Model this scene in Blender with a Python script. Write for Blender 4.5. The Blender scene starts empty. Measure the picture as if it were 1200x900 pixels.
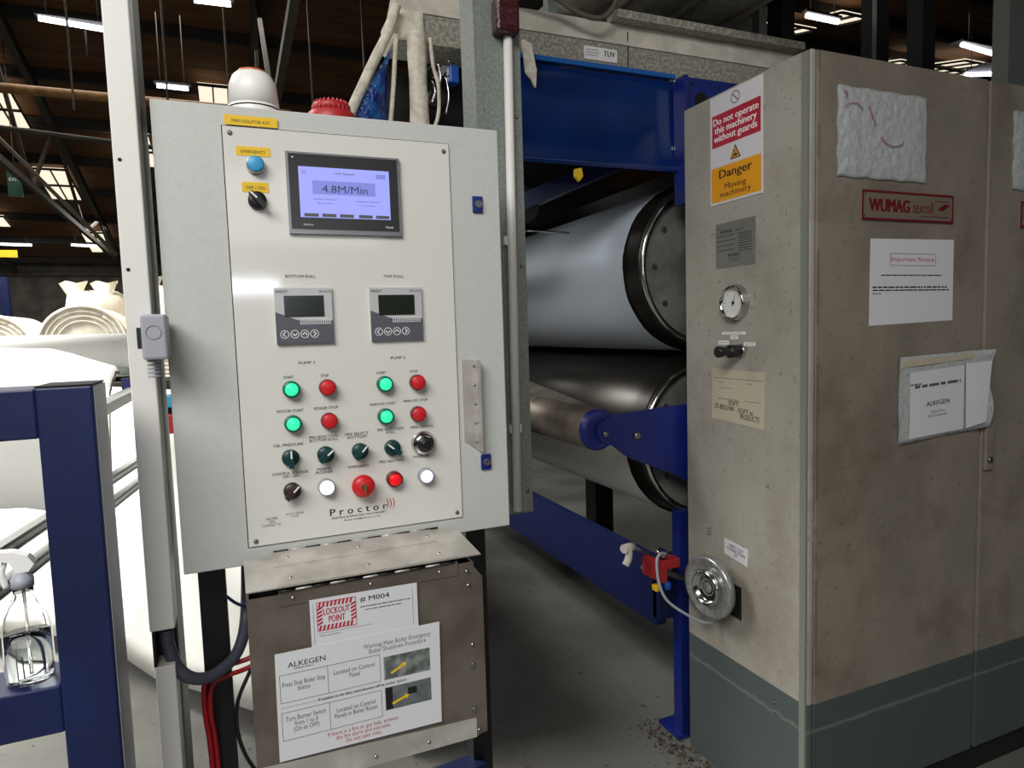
import bpy, bmesh, math, random
from mathutils import Vector, Matrix
from math import pi, sin, cos, radians as R
random.seed(7)
S = bpy.context.scene
COL = S.collection
# ------------------------------------------------------------------ camera
cam = bpy.data.cameras.new('camera'); co = bpy.data.objects.new('camera', cam); COL.objects.link(co); S.camera = co
yaw, pit, rol = R(22.7277), R(4.6678), R(1.7768)
f = Vector((sin(yaw)*cos(pit), cos(yaw)*cos(pit), -sin(pit))); r0 = Vector((cos(yaw), -sin(yaw), 0)); d0 = f.cross(r0)
r_ = cos(rol)*r0 + sin(rol)*d0; d_ = -sin(rol)*r0 + cos(rol)*d0
M = Matrix.Identity(4)
for i in range(3): M[i][0] = r_[i]; M[i][1] = -d_[i]; M[i][2] = -f[i]
M[2][3] = 1.6
co.matrix_world = M
cam.sensor_fit = 'HORIZONTAL'; cam.sensor_width = 36; cam.lens = 36*781.93/1200; cam.clip_start = .05; cam.clip_end = 200
# ------------------------------------------------------------------ world, exposure, light
w = bpy.data.worlds.new('world'); S.world = w; w.use_nodes = True
w.node_tree.nodes['Background'].inputs[0].default_value = (.75, .82, .9, 1); w.node_tree.nodes['Background'].inputs[1].default_value = .5
vs = S.view_settings; vs.view_transform = 'Standard'; vs.look = 'None'; vs.gamma = 1; vs.use_curve_mapping = False; vs.exposure = 0.0
def area(name, loc, direction, sx, sy, power, col=(1, 1, 1)):
    l = bpy.data.lights.new(name, 'AREA'); l.shape = 'RECTANGLE'; l.size = sx; l.size_y = sy; l.energy = power; l.color = col
    o = bpy.data.objects.new(name, l); COL.objects.link(o); o.location = loc
    o.rotation_euler = Vector(direction).to_track_quat('-Z', 'Y').to_euler(); return o
area('skylight_glow', (-1.7, -1.1, 3.65), (.15, .35, -1), 2.6, 1.6, 165, (1, .98, .94))       # daylight through the roof lights behind and left
area('skylight_glow', (3.5, -3.0, 3.4), (-.1, .3, -1), 3.0, 1.5, 18, (1, .98, .94))
area('skylight_glow', (-3.2, 4.1, 5.0), (.12, -.05, -1), 2.6, 2.6, 700, (1, .97, .92)).data.spread = R(105)
area('skylight_glow', (-1.0, 10, 5.7), (0, 0, -1), 4.0, 3.0, 140, (1, .97, .92))
area('skylight_glow', (6.0, 7.0, 5.2), (0, 0, -1), 5.0, 3.0, 90, (1, .97, .92))
area('skylight_glow', (-4.0, 17, 4.3), (0, 0, -1), 6.0, 3.0, 330, (1, .97, .92))
area('skylight_glow', (0.2, -5.0, 2.9), (0, .35, -1), 3, 1.5, 30, (1, .98, .94))
# ------------------------------------------------------------------ materials
def sr(h):
    v = [int(h[i:i+2], 16)/255 for i in (0, 2, 4)]
    return tuple((c/12.92 if c <= .04045 else ((c+.055)/1.055)**2.4) for c in v) + (1,)
def mat(name, c, rough=.5, metal=0, emit=None, es=1, bump=0, bs=60, c2=None, ns=6, lo=.4, hi=.6, alpha=None, spec=.5, trans=0, coat=0, detail=4, stretch=None):
    m = bpy.data.materials.new(name); m.use_nodes = True; nt = m.node_tree; b = nt.nodes['Principled BSDF']
    c = sr(c) if isinstance(c, str) else c
    b.inputs['Base Color'].default_value = c; b.inputs['Roughness'].default_value = rough; b.inputs['Metallic'].default_value = metal
    b.inputs['Specular IOR Level'].default_value = spec; b.inputs['Transmission Weight'].default_value = trans; b.inputs['Coat Weight'].default_value = coat
    tc = nt.nodes.new('ShaderNodeNewGeometry'); src = tc.outputs['Position']
    if stretch:
        mp = nt.nodes.new('ShaderNodeMapping'); mp.inputs['Scale'].default_value = stretch; nt.links.new(src, mp.inputs[0]); src = mp.outputs[0]
    if c2:
        c2 = sr(c2) if isinstance(c2, str) else c2
        n = nt.nodes.new('ShaderNodeTexNoise'); n.inputs['Scale'].default_value = ns; n.inputs['Detail'].default_value = detail
        rp = nt.nodes.new('ShaderNodeValToRGB'); rp.color_ramp.elements[0].position = lo; rp.color_ramp.elements[1].position = hi
        rp.color_ramp.elements[0].color = c; rp.color_ramp.elements[1].color = c2
        nt.links.new(src, n.inputs['Vector']); nt.links.new(n.outputs['Fac'], rp.inputs[0]); nt.links.new(rp.outputs[0], b.inputs['Base Color'])
    if bump:
        n = nt.nodes.new('ShaderNodeTexNoise'); n.inputs['Scale'].default_value = bs; n.inputs['Detail'].default_value = 3
        bp = nt.nodes.new('ShaderNodeBump'); bp.inputs['Strength'].default_value = bump; bp.inputs['Distance'].default_value = .01
        nt.links.new(src, n.inputs['Vector']); nt.links.new(n.outputs['Fac'], bp.inputs['Height']); nt.links.new(bp.outputs[0], b.inputs['Normal'])
    if emit:
        b.inputs['Emission Color'].default_value = sr(emit); b.inputs['Emission Strength'].default_value = es
    return m
K = {}
K['encl'] = mat('enclosure_paint', 'c3c6c2', .55, bump=.12, bs=420, c2='c0c3bf', ns=90)
K['panel'] = mat('panel_white', 'dbdad4', .07, spec=.5)
K['black'] = mat('black_plastic', '161618', .4)
K['dark'] = mat('dark_gap', '0c0c0c', .8)
K['bez'] = mat('screen_bezel', '26262a', .25)
K['silver'] = mat('silver_frame', '8d8f92', .3, .8)
K['lcd'] = mat('touch_display', '8088c8', .3, emit='8f93e0', es=.75)
K['lcd2'] = mat('display_band', '6b74b8', .3, emit='767cc8', es=.6)
K['lcdt'] = mat('display_ink', '22264a', .5, emit='2a2c58', es=.5)
K['lcdg'] = mat('controller_lcd', '1d241d', .2, coat=.3)
K['ctl'] = mat('controller_face', 'c2c3c5', .4, .2)
K['ctld'] = mat('controller_lower', '55565f', .4)
K['white'] = mat('white_print', 'f0f0f0', .5)
K['ink'] = mat('black_print', '1a1a1a', .6)
K['inkg'] = mat('grey_print', '5a5a5a', .6)
K['redink'] = mat('red_print', 'b01f35', .5)
K['yel'] = mat('yellow_label', 'e8bf1e', .5)
K['grng'] = mat('green_ring', '0c6a50', .3)
K['glens'] = mat('green_lens', '25c890', .25, emit='3cf0b0', es=.75)
K['red'] = mat('red_button', 'c01f26', .35, emit='c01f26', es=.12)
K['redd'] = mat('red_bezel', '6e1216', .4)
K['redlit'] = mat('red_lens_lit', 'd8121a', .3, emit='e0141c', es=.5)
K['wlens'] = mat('white_lens', 'ffffff', .3, emit='ffffff', es=.9)
K['blens'] = mat('bluish_lens', 'dcdcff', .3, emit='dfe2ff', es=1.0)
K['blue_b'] = mat('blue_button', '3f9ccc', .35)
K['teal'] = mat('dark_green_knob', '0e3a3a', .35)
K['chrome'] = mat('chrome', 'c8c8c8', .15, 1)
K['screw'] = mat('screw_steel', '8a8a88', .35, .9)
K['alu'] = mat('brushed_aluminium', 'cfcbc4', .33, .35, bump=.08, bs=40, c2='b5b0a8', ns=14)
K['alud'] = mat('dull_aluminium', '7d746b', .4, .45, bump=.1, bs=25, c2='675f57', ns=9)
K['galv'] = mat('galvanised_steel', '7c827e', .5, .35, c2='8c938e', ns=150, lo=.42, hi=.6, bump=.05, bs=150)
K['galvd'] = mat('dusty_galvanised', '8a8a80', .7, .2, c2='b5b1a2', ns=90, lo=.42, hi=.62, bump=.3, bs=60)
K['dust'] = mat('dusty_white_lint', 'ece6d6', .95, c2='d6cfbe', ns=40, bump=.6, bs=70)
K['dusty'] = mat('dusty_pale_ledge', 'd8d2c6', .9, c2='c4beb2', ns=12, bump=.2, bs=60)
K['blue'] = mat('machine_blue', '18287a', .32, c2='152268', ns=6)
K['navy'] = mat('frame_blue', '0d1d4c', .45, c2='0b1842', ns=8, bump=.04, bs=80)
K['bluesheet'] = mat('blue_sheet', '0a2d6e', .2, c2='08255e', ns=4)
K['bluelit'] = mat('blue_sheet_lit_fold', '1560b0', .3)  # sheet blue made brighter for the light along its top fold
K['grngrey'] = mat('grey_green', '7c827a', .5)
K['mach'] = mat('machine_black', '0d0e10', .55)
K['steel'] = mat('dark_steel_roll', '34322f', .3, .7, c2='272522', ns=3, stretch=(3, .3, 3))
K['rim'] = mat('roll_rim_black', '1c1b1a', .35, .5, c2='2c2926', ns=12)
K['rimface'] = mat('roll_end_steel', '8c8d88', .45, .3, c2='6f706b', ns=8)
K['fabric'] = mat('white_felt', 'c9d5e4', .9, bump=.1, bs=200)
K['web'] = mat('white_web', 'f3f3ee', .9, bump=.08, bs=150)
K['webw'] = mat('cream_felt', 'f0eadb', .95, bump=.3, bs=40, c2='e2dac6', ns=14)
K['pvc'] = mat('white_plastic', 'e2e1dc', .4)
K['grpl'] = mat('grey_plastic', 'a3a6b0', .45)
K['cond'] = mat('grey_conduit', '4a4b5a', .4)
K['redc'] = mat('red_cable', 'a01522', .4)
K['brown'] = mat('brown_tape', '3b1519', .3, bump=.4, bs=60)
K['beacon'] = mat('beacon_white', 'f0efec', .35)
K['orange'] = mat('orange_lens', 'c8643c', .3)
K['horn'] = mat('red_sounder', 'a8262a', .45)
K['copper'] = mat('copper_pipe', '86602c', .6, .1, c2='6f4c22', ns=10)
K['rod'] = mat('rod_grey', '6a6354', .6, .2)
K['beam'] = mat('roof_steel', '403a2d', .7, c2='322e24', ns=5)
K['beamd'] = mat('dark_purlin', '262320', .8)
K['board'] = mat('roof_board', '60401f', .85, c2='4e331b', ns=3, stretch=(.5, 3, 3))
K['wall'] = mat('dark_wall', '5a564e', .9, c2='46423c', ns=3)
K['tube'] = mat('fluorescent_tube', 'ffffff', .5, emit='eef0ff', es=9)
K['beamblue'] = mat('shaded_beam_blue', '0b1746', .5)  # frame blue darkened for the shade the side beam stands in
K['scrawl'] = mat('faded_red_pen', 'a8555f', .6)
K['batten'] = mat('batten_diffuser', 'ffffff', .5, emit='eef0ff', es=26)
K['rib'] = mat('hood_rib_grey', 'cbc8be', .6, .1, c2='aeaba1', ns=30)
K['sky'] = mat('skylight_pane', 'fff4dd', .5, emit='fff0d8', es=1.0, c2='efe0c0', ns=4)
K['paper'] = mat('white_paper', 'd6d8dc', .5, spec=.4)
K['paperc'] = mat('cream_paper', 'b9b09c', .8)
K['crump'] = mat('crumpled_sleeve', 'b2b6b7', .22, bump=.6, bs=38, spec=.6)
K['amber'] = mat('amber_sign', 'e8a21e', .4)
K['signred'] = mat('sign_red', 'b01c34', .35)
K['signw'] = mat('sign_white', 'd8d6dc', .35)
K['plate'] = mat('engraved_plate', '8f8f8b', .45, .5)
K['maroon'] = mat('maroon_frame', '6a0f20', .4)
K['brassp'] = mat('nameplate_face', '8f8474', .35, .4)
K['gauge'] = mat('gauge_dial', 'dfe0dc', .4)
K['glass'] = mat('clear_plastic', 'ffffff', .06, trans=1)
K['fluid'] = mat('clear_liquid', 'dfe6ea', .05, trans=1)
K['glass'].node_tree.nodes['Principled BSDF'].inputs['IOR'].default_value = 1.2
K['fluid'].node_tree.nodes['Principled BSDF'].inputs['IOR'].default_value = 1.3
K['exitg'] = mat('exit_green', '28503c', .5)
K['wheel'] = mat('wheel_aluminium', 'b2b4b4', .3, .7, c2='9a9c9c', ns=60)
K['brass'] = mat('brass', 'b08a3a', .4, .8)
K['btag'] = mat('blue_plug', '1b4fae', .4)
K['wrap'] = mat('blue_shiny_wrap', '1c66b0', .25, bump=1, bs=45, c2='0d2f7a', ns=18)
K['debris'] = mat('floor_debris', '6a6258', .95, c2='332e28', ns=40)
K['photo1'] = mat('photo_grey', '8d948f', .4, c2='4b514e', ns=60, lo=.35, hi=.65)
K['photo2'] = mat('photo_dark', '6d7575', .4, c2='565e60', ns=40)
K['cbrown'] = mat('control_knob_bronze', '453834', .35, .4)

def floor_mat():
    m = mat('painted_concrete', '6d6e68', .55, c2='5b5a56', ns=1.6, bump=.05, bs=60); nt = m.node_tree; b = nt.nodes['Principled BSDF']
    base = b.inputs['Base Color'].links[0].from_socket
    g = nt.nodes.new('ShaderNodeNewGeometry')
    n = nt.nodes.new('ShaderNodeTexNoise'); n.inputs['Scale'].default_value = 26; n.inputs['Detail'].default_value = 5
    rp = nt.nodes.new('ShaderNodeValToRGB'); rp.color_ramp.elements[0].position = .64; rp.color_ramp.elements[1].position = .70
    mx = nt.nodes.new('ShaderNodeMix'); mx.data_type = 'RGBA'; mx.inputs[7].default_value = sr('3a3530')
    nt.links.new(g.outputs['Position'], n.inputs['Vector']); nt.links.new(n.outputs['Fac'], rp.inputs[0]); nt.links.new(rp.outputs[0], mx.inputs[0])
    nt.links.new(base, mx.inputs[6]); nt.links.new(mx.outputs[2], b.inputs['Base Color']); return m
K['floor'] = floor_mat()
def cabinet_mat(name, top, top2, low, dirt):
    m = mat(name, top, .5, c2=top2, ns=3.5, bump=.04, bs=70, stretch=(1, 1, .6)); nt = m.node_tree; b = nt.nodes['Principled BSDF']
    base = b.inputs['Base Color'].links[0].from_socket; g = nt.nodes.new('ShaderNodeNewGeometry')
    sp = nt.nodes.new('ShaderNodeSeparateXYZ'); nt.links.new(g.outputs['Position'], sp.inputs[0])
    # rubbed dirt blotches
    n = nt.nodes.new('ShaderNodeTexNoise'); n.inputs['Scale'].default_value = 2.2; n.inputs['Detail'].default_value = 7; n.inputs['Roughness'].default_value = .7
    rp = nt.nodes.new('ShaderNodeValToRGB'); rp.color_ramp.elements[0].position = .5; rp.color_ramp.elements[1].position = .75
    mx = nt.nodes.new('ShaderNodeMix'); mx.data_type = 'RGBA'; mx.inputs[7].default_value = sr(dirt)
    nt.links.new(g.outputs['Position'], n.inputs['Vector']); nt.links.new(n.outputs['Fac'], rp.inputs[0]); nt.links.new(rp.outputs[0], mx.inputs[0]); nt.links.new(base, mx.inputs[6])
    # painted skirt below z = .447
    cp = nt.nodes.new('ShaderNodeMath'); cp.operation = 'LESS_THAN'; cp.inputs[1].default_value = .447; nt.links.new(sp.outputs[2], cp.inputs[0])
    mx2 = nt.nodes.new('ShaderNodeMix'); mx2.data_type = 'RGBA'; mx2.inputs[7].default_value = sr(low)
    nt.links.new(cp.outputs[0], mx2.inputs[0]); nt.links.new(mx.outputs[2], mx2.inputs[6])
    # scuff line
    n3 = nt.nodes.new('ShaderNodeTexNoise'); n3.inputs['Scale'].default_value = 30; nt.links.new(g.outputs['Position'], n3.inputs['Vector'])
    a = nt.nodes.new('ShaderNodeMath'); a.operation = 'MULTIPLY_ADD'; a.inputs[1].default_value = .02; nt.links.new(n3.outputs['Fac'], a.inputs[0]); nt.links.new(sp.outputs[2], a.inputs[2])
    c = nt.nodes.new('ShaderNodeMath'); c.operation = 'COMPARE'; c.inputs[1].default_value = .372; c.inputs[2].default_value = .006; nt.links.new(a.outputs[0], c.inputs[0])
    k = nt.nodes.new('ShaderNodeMath'); k.operation = 'MULTIPLY'; k.inputs[1].default_value = .35; nt.links.new(c.outputs[0], k.inputs[0])
    mx3 = nt.nodes.new('ShaderNodeMix'); mx3.data_type = 'RGBA'; mx3.inputs[7].default_value = sr('8c8c84'); nt.links.new(k.outputs[0], mx3.inputs[0]); nt.links.new(mx2.outputs[2], mx3.inputs[6])
    n4 = nt.nodes.new('ShaderNodeTexNoise'); n4.inputs['Scale'].default_value = 55; n4.inputs['Detail'].default_value = 6; nt.links.new(g.outputs['Position'], n4.inputs['Vector'])
    r4 = nt.nodes.new('ShaderNodeValToRGB'); r4.color_ramp.elements[0].position = .62; r4.color_ramp.elements[1].position = .74; nt.links.new(n4.outputs['Fac'], r4.inputs[0])
    k4 = nt.nodes.new('ShaderNodeMath'); k4.operation = 'MULTIPLY'; k4.inputs[1].default_value = .55; nt.links.new(r4.outputs[0], k4.inputs[0])
    mx4 = nt.nodes.new('ShaderNodeMix'); mx4.data_type = 'RGBA'; mx4.inputs[7].default_value = sr('4a4238'); nt.links.new(k4.outputs[0], mx4.inputs[0]); nt.links.new(mx3.outputs[2], mx4.inputs[6])
    # rusty rubbed edge along the corner of the door
    e1 = nt.nodes.new('ShaderNodeMath'); e1.operation = 'COMPARE'; e1.inputs[1].default_value = 1.558; e1.inputs[2].default_value = .006; nt.links.new(sp.outputs[0], e1.inputs[0])
    n5 = nt.nodes.new('ShaderNodeTexNoise'); n5.inputs['Scale'].default_value = 5; n5.inputs['Detail'].default_value = 6; nt.links.new(g.outputs['Position'], n5.inputs['Vector'])
    e2 = nt.nodes.new('ShaderNodeMath'); e2.operation = 'GREATER_THAN'; e2.inputs[1].default_value = .47; nt.links.new(n5.outputs['Fac'], e2.inputs[0])
    e3 = nt.nodes.new('ShaderNodeMath'); e3.operation = 'MULTIPLY'; nt.links.new(e1.outputs[0], e3.inputs[0]); nt.links.new(e2.outputs[0], e3.inputs[1])
    e4 = nt.nodes.new('ShaderNodeMath'); e4.operation = 'MULTIPLY'; e4.inputs[1].default_value = .3; nt.links.new(e3.outputs[0], e4.inputs[0])
    mx5 = nt.nodes.new('ShaderNodeMix'); mx5.data_type = 'RGBA'; mx5.inputs[7].default_value = sr('4a2e22'); nt.links.new(e4.outputs[0], mx5.inputs[0]); nt.links.new(mx4.outputs[2], mx5.inputs[6])
    nt.links.new(mx5.outputs[2], b.inputs['Base Color']); return m
K['cab'] = cabinet_mat('cabinet_side_paint', 'a9a59c', '9e9a90', '4f5958', '8a8276')
K['door'] = cabinet_mat('cabinet_door_dirty_shaded', '898175', '7c7569', '485250', '645a4e')  # door darker than the side: dirt plus light fall-off put into the colour

# ------------------------------------------------------------------ mesh helpers (world coordinates)
class MB:
    def __init__(s): s.v = []; s.f = []; s.m = []; s.sm = []
    def add(s, v, f, mi=0, smooth=False):
        o = len(s.v); s.v += [tuple(p) for p in v]
        for q in f: s.f.append([i+o for i in q]); s.m.append(mi); s.sm.append(smooth)
        return s
    def box(s, x0, x1, y0, y1, z0, z1, mi=0, bev=0):
        if bev > 0:
            bm = bmesh.new(); bmesh.ops.create_cube(bm, size=1)
            for v in bm.verts: v.co = Vector(((x0+x1)/2+v.co.x*(x1-x0), (y0+y1)/2+v.co.y*(y1-y0), (z0+z1)/2+v.co.z*(z1-z0)))
            bmesh.ops.bevel(bm, geom=bm.edges[:], offset=bev, segments=2, profile=.5, affect='EDGES'); bm.verts.index_update()
            s.add([v.co for v in bm.verts], [[v.index for v in q.verts] for q in bm.faces], mi); bm.free(); return s
        v = [(x, y, z) for x in (x0, x1) for y in (y0, y1) for z in (z0, z1)]
        return s.add(v, [(0, 1, 3, 2), (4, 6, 7, 5), (0, 4, 5, 1), (2, 3, 7, 6), (0, 2, 6, 4), (1, 5, 7, 3)], mi)
    def prism(s, poly, vec, mi=0):
        n = len(poly); P = [Vector(p) for p in poly]; vec = Vector(vec)
        return s.add(P+[p+vec for p in P], [list(range(n))[::-1], [n+i for i in range(n)]]+[[i, (i+1) % n, n+(i+1) % n, n+i] for i in range(n)], mi)
    def lathe(s, c, ax, prof, n=24, mi=0, smooth=True, cap=True):
        """prof: list of (distance along axis, radius)"""
        c = Vector(c); ax = Vector(ax).normalized(); u = ax.orthogonal().normalized(); w_ = ax.cross(u)
        vs_ = []; fs = []
        for (h, rr) in prof:
            for i in range(n):
                a = 2*pi*i/n; vs_.append(c+ax*h+(u*cos(a)+w_*sin(a))*rr)
        for k in range(len(prof)-1):
            for i in range(n): fs.append([k*n+i, k*n+(i+1) % n, (k+1)*n+(i+1) % n, (k+1)*n+i])
        s.add(vs_, fs, mi, smooth)
        for k, rev in ((0, 1), (len(prof)-1, 0)):
            if cap and prof[k][1] > 1e-6:
                q = list(range(n)); q = q[::-1] if rev else q
                s.add(vs_[k*n:(k+1)*n], [q], mi)
        return s
    def cyl(s, a, b, rr, n=12, mi=0):
        a = Vector(a); b = Vector(b); return s.lathe(a, b-a, [(0, rr), ((b-a).length, rr)], n, mi)
    def tube(s, pts, rr, n=8, mi=0, sub=6):
        P = [Vector(p) for p in pts]; Q = []
        if len(P) > 2:
            E = [2*P[0]-P[1]]+P+[2*P[-1]-P[-2]]
            for i in range(1, len(E)-2):
                for t in range(sub):
                    t /= sub; a, b, c, d = E[i-1:i+3]
                    Q.append(.5*((2*b)+(c-a)*t+(2*a-5*b+4*c-d)*t*t+(3*b-a-3*c+d)*t**3))
            Q.append(P[-1])
        else: Q = P
        u = (Q[1]-Q[0]).orthogonal().normalized(); vs_ = []
        for i, p in enumerate(Q):
            tdir = (Q[min(i+1, len(Q)-1)]-Q[max(i-1, 0)]).normalized(); u = (u-tdir*u.dot(tdir)).normalized(); w_ = tdir.cross(u)
            for k in range(n): a = 2*pi*k/n; vs_.append(p+(u*cos(a)+w_*sin(a))*rr)
        fs = [[i*n+k, i*n+(k+1) % n, (i+1)*n+(k+1) % n, (i+1)*n+k] for i in range(len(Q)-1) for k in range(n)]
        s.add(vs_, fs, mi, True); m = len(Q)-1
        return s.add(vs_[:n], [list(range(n))[::-1]], mi).add(vs_[m*n:], [list(range(n))], mi)
    def grid(s, rows, mi=0, smooth=True):
        n = len(rows[0]); v = [p for q in rows for p in q]
        return s.add(v, [[i*n+j, i*n+j+1, (i+1)*n+j+1, (i+1)*n+j] for i in range(len(rows)-1) for j in range(n-1)], mi, smooth)
WL = {}
def obj(name, mb, m, parent=None, label=None, cat=None, group=None, kind=None):
    if isinstance(mb, MB):
        xs = [p[0] for p in mb.v]; ys = [p[1] for p in mb.v]; zs = [p[2] for p in mb.v]
        o0 = Vector(((min(xs)+max(xs))/2, (min(ys)+max(ys))/2, min(zs)))
        me = bpy.data.meshes.new(name); me.from_pydata([Vector(p)-o0 for p in mb.v], [], mb.f)
        for p, mi, sm in zip(me.polygons, mb.m, mb.sm): p.material_index = mi; p.use_smooth = sm
        bm = bmesh.new(); bm.from_mesh(me); bmesh.ops.remove_doubles(bm, verts=bm.verts, dist=1e-6); bmesh.ops.recalc_face_normals(bm, faces=bm.faces); bm.to_mesh(me); bm.free()
    else: me, o0 = mb
    for q in (m if isinstance(m, (list, tuple)) else [m]): me.materials.append(K[q])
    o = bpy.data.objects.new(name, me); COL.objects.link(o); WL[o.name] = o0
    if parent: o.parent = parent; o.location = o0-WL[parent.name]
    else: o.location = o0
    if label: o['label'] = label
    if cat: o['category'] = cat
    if group: o['group'] = group
    if name in ('small_print', 'photo_shapes', 'faint_writing', 'dot_pattern', 'ruled_line', 'logo_line', 'scale_and_needle', 'red_scrawl', 'striped_border'): kind = 'stuff'
    if kind: o['kind'] = kind
    return o
def thing(name, loc, label, cat, group=None):
    o = bpy.data.objects.new(name, None); COL.objects.link(o); o.location = loc; o.empty_display_size = .05; WL[o.name] = Vector(loc)
    o['label'] = label; o['category'] = cat
    if group: o['group'] = group
    return o
class Pl:
    """a face of a thing: origin, horizontal u, vertical v, outward n"""
    def __init__(s, o, u, n, v=(0, 0, 1)): s.o = Vector(o); s.u = Vector(u); s.v = Vector(v); s.n = Vector(n)
    def p(s, u, v, n=0): return s.o+s.u*u+s.v*v+s.n*n
def rect(pl, u0, u1, v0, v1, n0, n1, mb=None, mi=0):
    mb = mb or MB(); return mb.prism([pl.p(u0, v0, n0), pl.p(u1, v0, n0), pl.p(u1, v1, n0), pl.p(u0, v1, n0)], pl.n*(n1-n0), mi)
def text(pl, s, u, v, width, n, m, parent, h=None, rot=0, shear=0, bold=0, name='lettering', mode='c'):
    """flat print centred on (u, v)"""
    cu = bpy.data.curves.new('t', 'FONT'); cu.body = s; cu.align_x = 'CENTER'; cu.resolution_u = 2; cu.offset = 0; cu.shear = shear; cu.space_line = .85
    t = bpy.data.objects.new('t', cu); COL.objects.link(t); dg = bpy.context.evaluated_depsgraph_get()
    me0 = bpy.data.meshes.new_from_object(t.evaluated_get(dg)); bpy.data.objects.remove(t)
    if not me0.vertices: return
    xs = [q.co.x for q in me0.vertices]; ys = [q.co.y for q in me0.vertices]; wx = max(xs)-min(xs); hy = max(ys)-min(ys)
    sx = width/wx; sy = (h/hy) if h else sx; cx = (max(xs)+min(xs))/2; cy = (max(ys)+min(ys))/2
    mb = MB(); cr, sn = cos(rot), sin(rot); vv = []
    for k, du in enumerate((0, 1, -1) if bold else (0,)):
        vv = []
        for q in me0.vertices:
            a = (q.co.x-cx)*sx+du*bold*sx*.7; b = (q.co.y-cy)*sy; vv.append(pl.p(u+a*cr-b*sn, v+a*sn+b*cr, n+k*.00002))
        mb.add(vv, [list(p.vertices) for p in me0.polygons])
    bpy.data.meshes.remove(me0)
    return obj(name, mb, m, parent)
def words(pl, u0, u1, v, h, n, mb, dens=.85, wl=(.004, .016)):
    u = u0
    while u < u1:
        L = min(random.uniform(*wl), u1-u); rect(pl, u, u+L, v-h/2, v+h/2, n, n+.0002, mb); u += L+h*.9
def frame(pl, u0, u1, v0, v1, t, n0, n1, mb=None, mi=0):
    mb = mb or MB(); rect(pl, u0, u1, v1-t, v1, n0, n1, mb, mi); rect(pl, u0, u1, v0, v0+t, n0, n1, mb, mi)
    rect(pl, u0, u0+t, v0+t, v1-t, n0, n1, mb, mi); rect(pl, u1-t, u1, v0+t, v1-t, n0, n1, mb, mi); return mb
def ring(pl, u, v, r0, r1, n0, n1, mb=None, seg=20, mi=0):
    mb = mb or MB(); V = []; F = []
    for i in range(seg):
        a = 2*pi*i/seg
        for (rr, n) in ((r0, n0), (r0, n1), (r1, n1), (r1, n0)): V.append(pl.p(u+rr*cos(a), v+rr*sin(a), n))
    for i in range(seg):
        for k in range(4): F.append([i*4+k, ((i+1) % seg)*4+k, ((i+1) % seg)*4+(k+1) % 4, i*4+(k+1) % 4])
    return mb.add(V, F, mi, False)
ZP = ((0, 0, 1))
# ================================================================== SETTING
def struct(name, mb, m): return obj(name, mb, m, kind='structure')
struct('floor', MB().box(-14, 18, -8, 22, -.1, 0), 'floor')
def roofz(y): return 4.2+.23*y if y < 10 else 8.8-.23*y
roof = thing('ceiling', (0, 10, 6.5), 'x', 'x'); del roof['label']; del roof['category']; roof['kind'] = 'structure'
far_l = [(-3.36, -2.79, 15.9, 17.35), (-3.2, -2.65, 19.2, 20.6), (-1.75, -1.16, 14.3, 15.6), (-.25, .22, 12.5, 13.5), (-5.2, -4.5, 18.35, 19.0), (-3.75, -3.0, 12.6, 14.4)]
near_l = [(7.68, 8.21, 6.7, 7.2), (7.4, 8.17, 7.57, 7.94), (11.6, 12.5, 7.65, 8.2), (10.9, 12.9, 8.3, 8.6)]
def roofplane(x0, x1, y0, y1, t0, t1, mb):
    za, zb = roofz(y0), roofz(y1); mb.prism([(x0, y0, za+t0), (x1, y0, za+t0), (x1, y1, zb+t0), (x0, y1, zb+t0)], (0, 0, t1-t0)); return mb
# roof boards: bands along X between the purlins
k = 0; y = -8.0
while y < 22:
    y1 = min(y+1.2, 22)
    if y < 10 < y1: y1 = 10
    obj('roof_board', roofplane(-14, 18, y+.01, y1-.01, .10, .14, MB()), 'board', roof)
    y = y1
y = -7.4
while y < 22:
    z = roofz(y); obj('purlin', MB().box(-14, 18, y-.05, y+.05, z-.06, z+.09), 'beamd', roof); y += 1.45
def skylight(x0, x1, y0, y1):
    o = obj('roof_light', roofplane(x0, x1, y0, y1, -.10, -.08, MB()), 'sky', roof)
    fr = MB(); n = max(2, round((x1-x0)/.28)); m_ = max(1, round((y1-y0)/.7))
    for i in range(n+1):
        xx = x0+(x1-x0)*i/n; roofplane(xx-.012, xx+.012, y0, y1, -.13, -.10, fr)
    for j in range(m_+1):
        yy = y0+(y1-y0)*j/m_; roofplane(x0, x1, yy-.02, yy+.02, -.13, -.10, fr)
    obj('glazing_bar', fr, 'beamd', o)
for q in far_l+near_l: skylight(*q)
struct('wall_back', MB().box(-14, 18, 22, 22.2, 0, 4.5), 'wall')
struct('wall_left', MB().box(-14.2, -14, -8, 22, 0, 6.6), 'wall')
struct('wall_right', MB().box(18, 18.2, -8, 22, 0, 6.6), 'wall')
struct('wall_front', MB().box(-14, 18, -8.2, -8, 0, 3.2), 'wall')
struct('trim_back', MB().box(-14, 18, 21.9, 22, 3.45, 3.6).box(-14, 18, 21.93, 22, 2.1, 2.2), 'beam')
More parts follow.
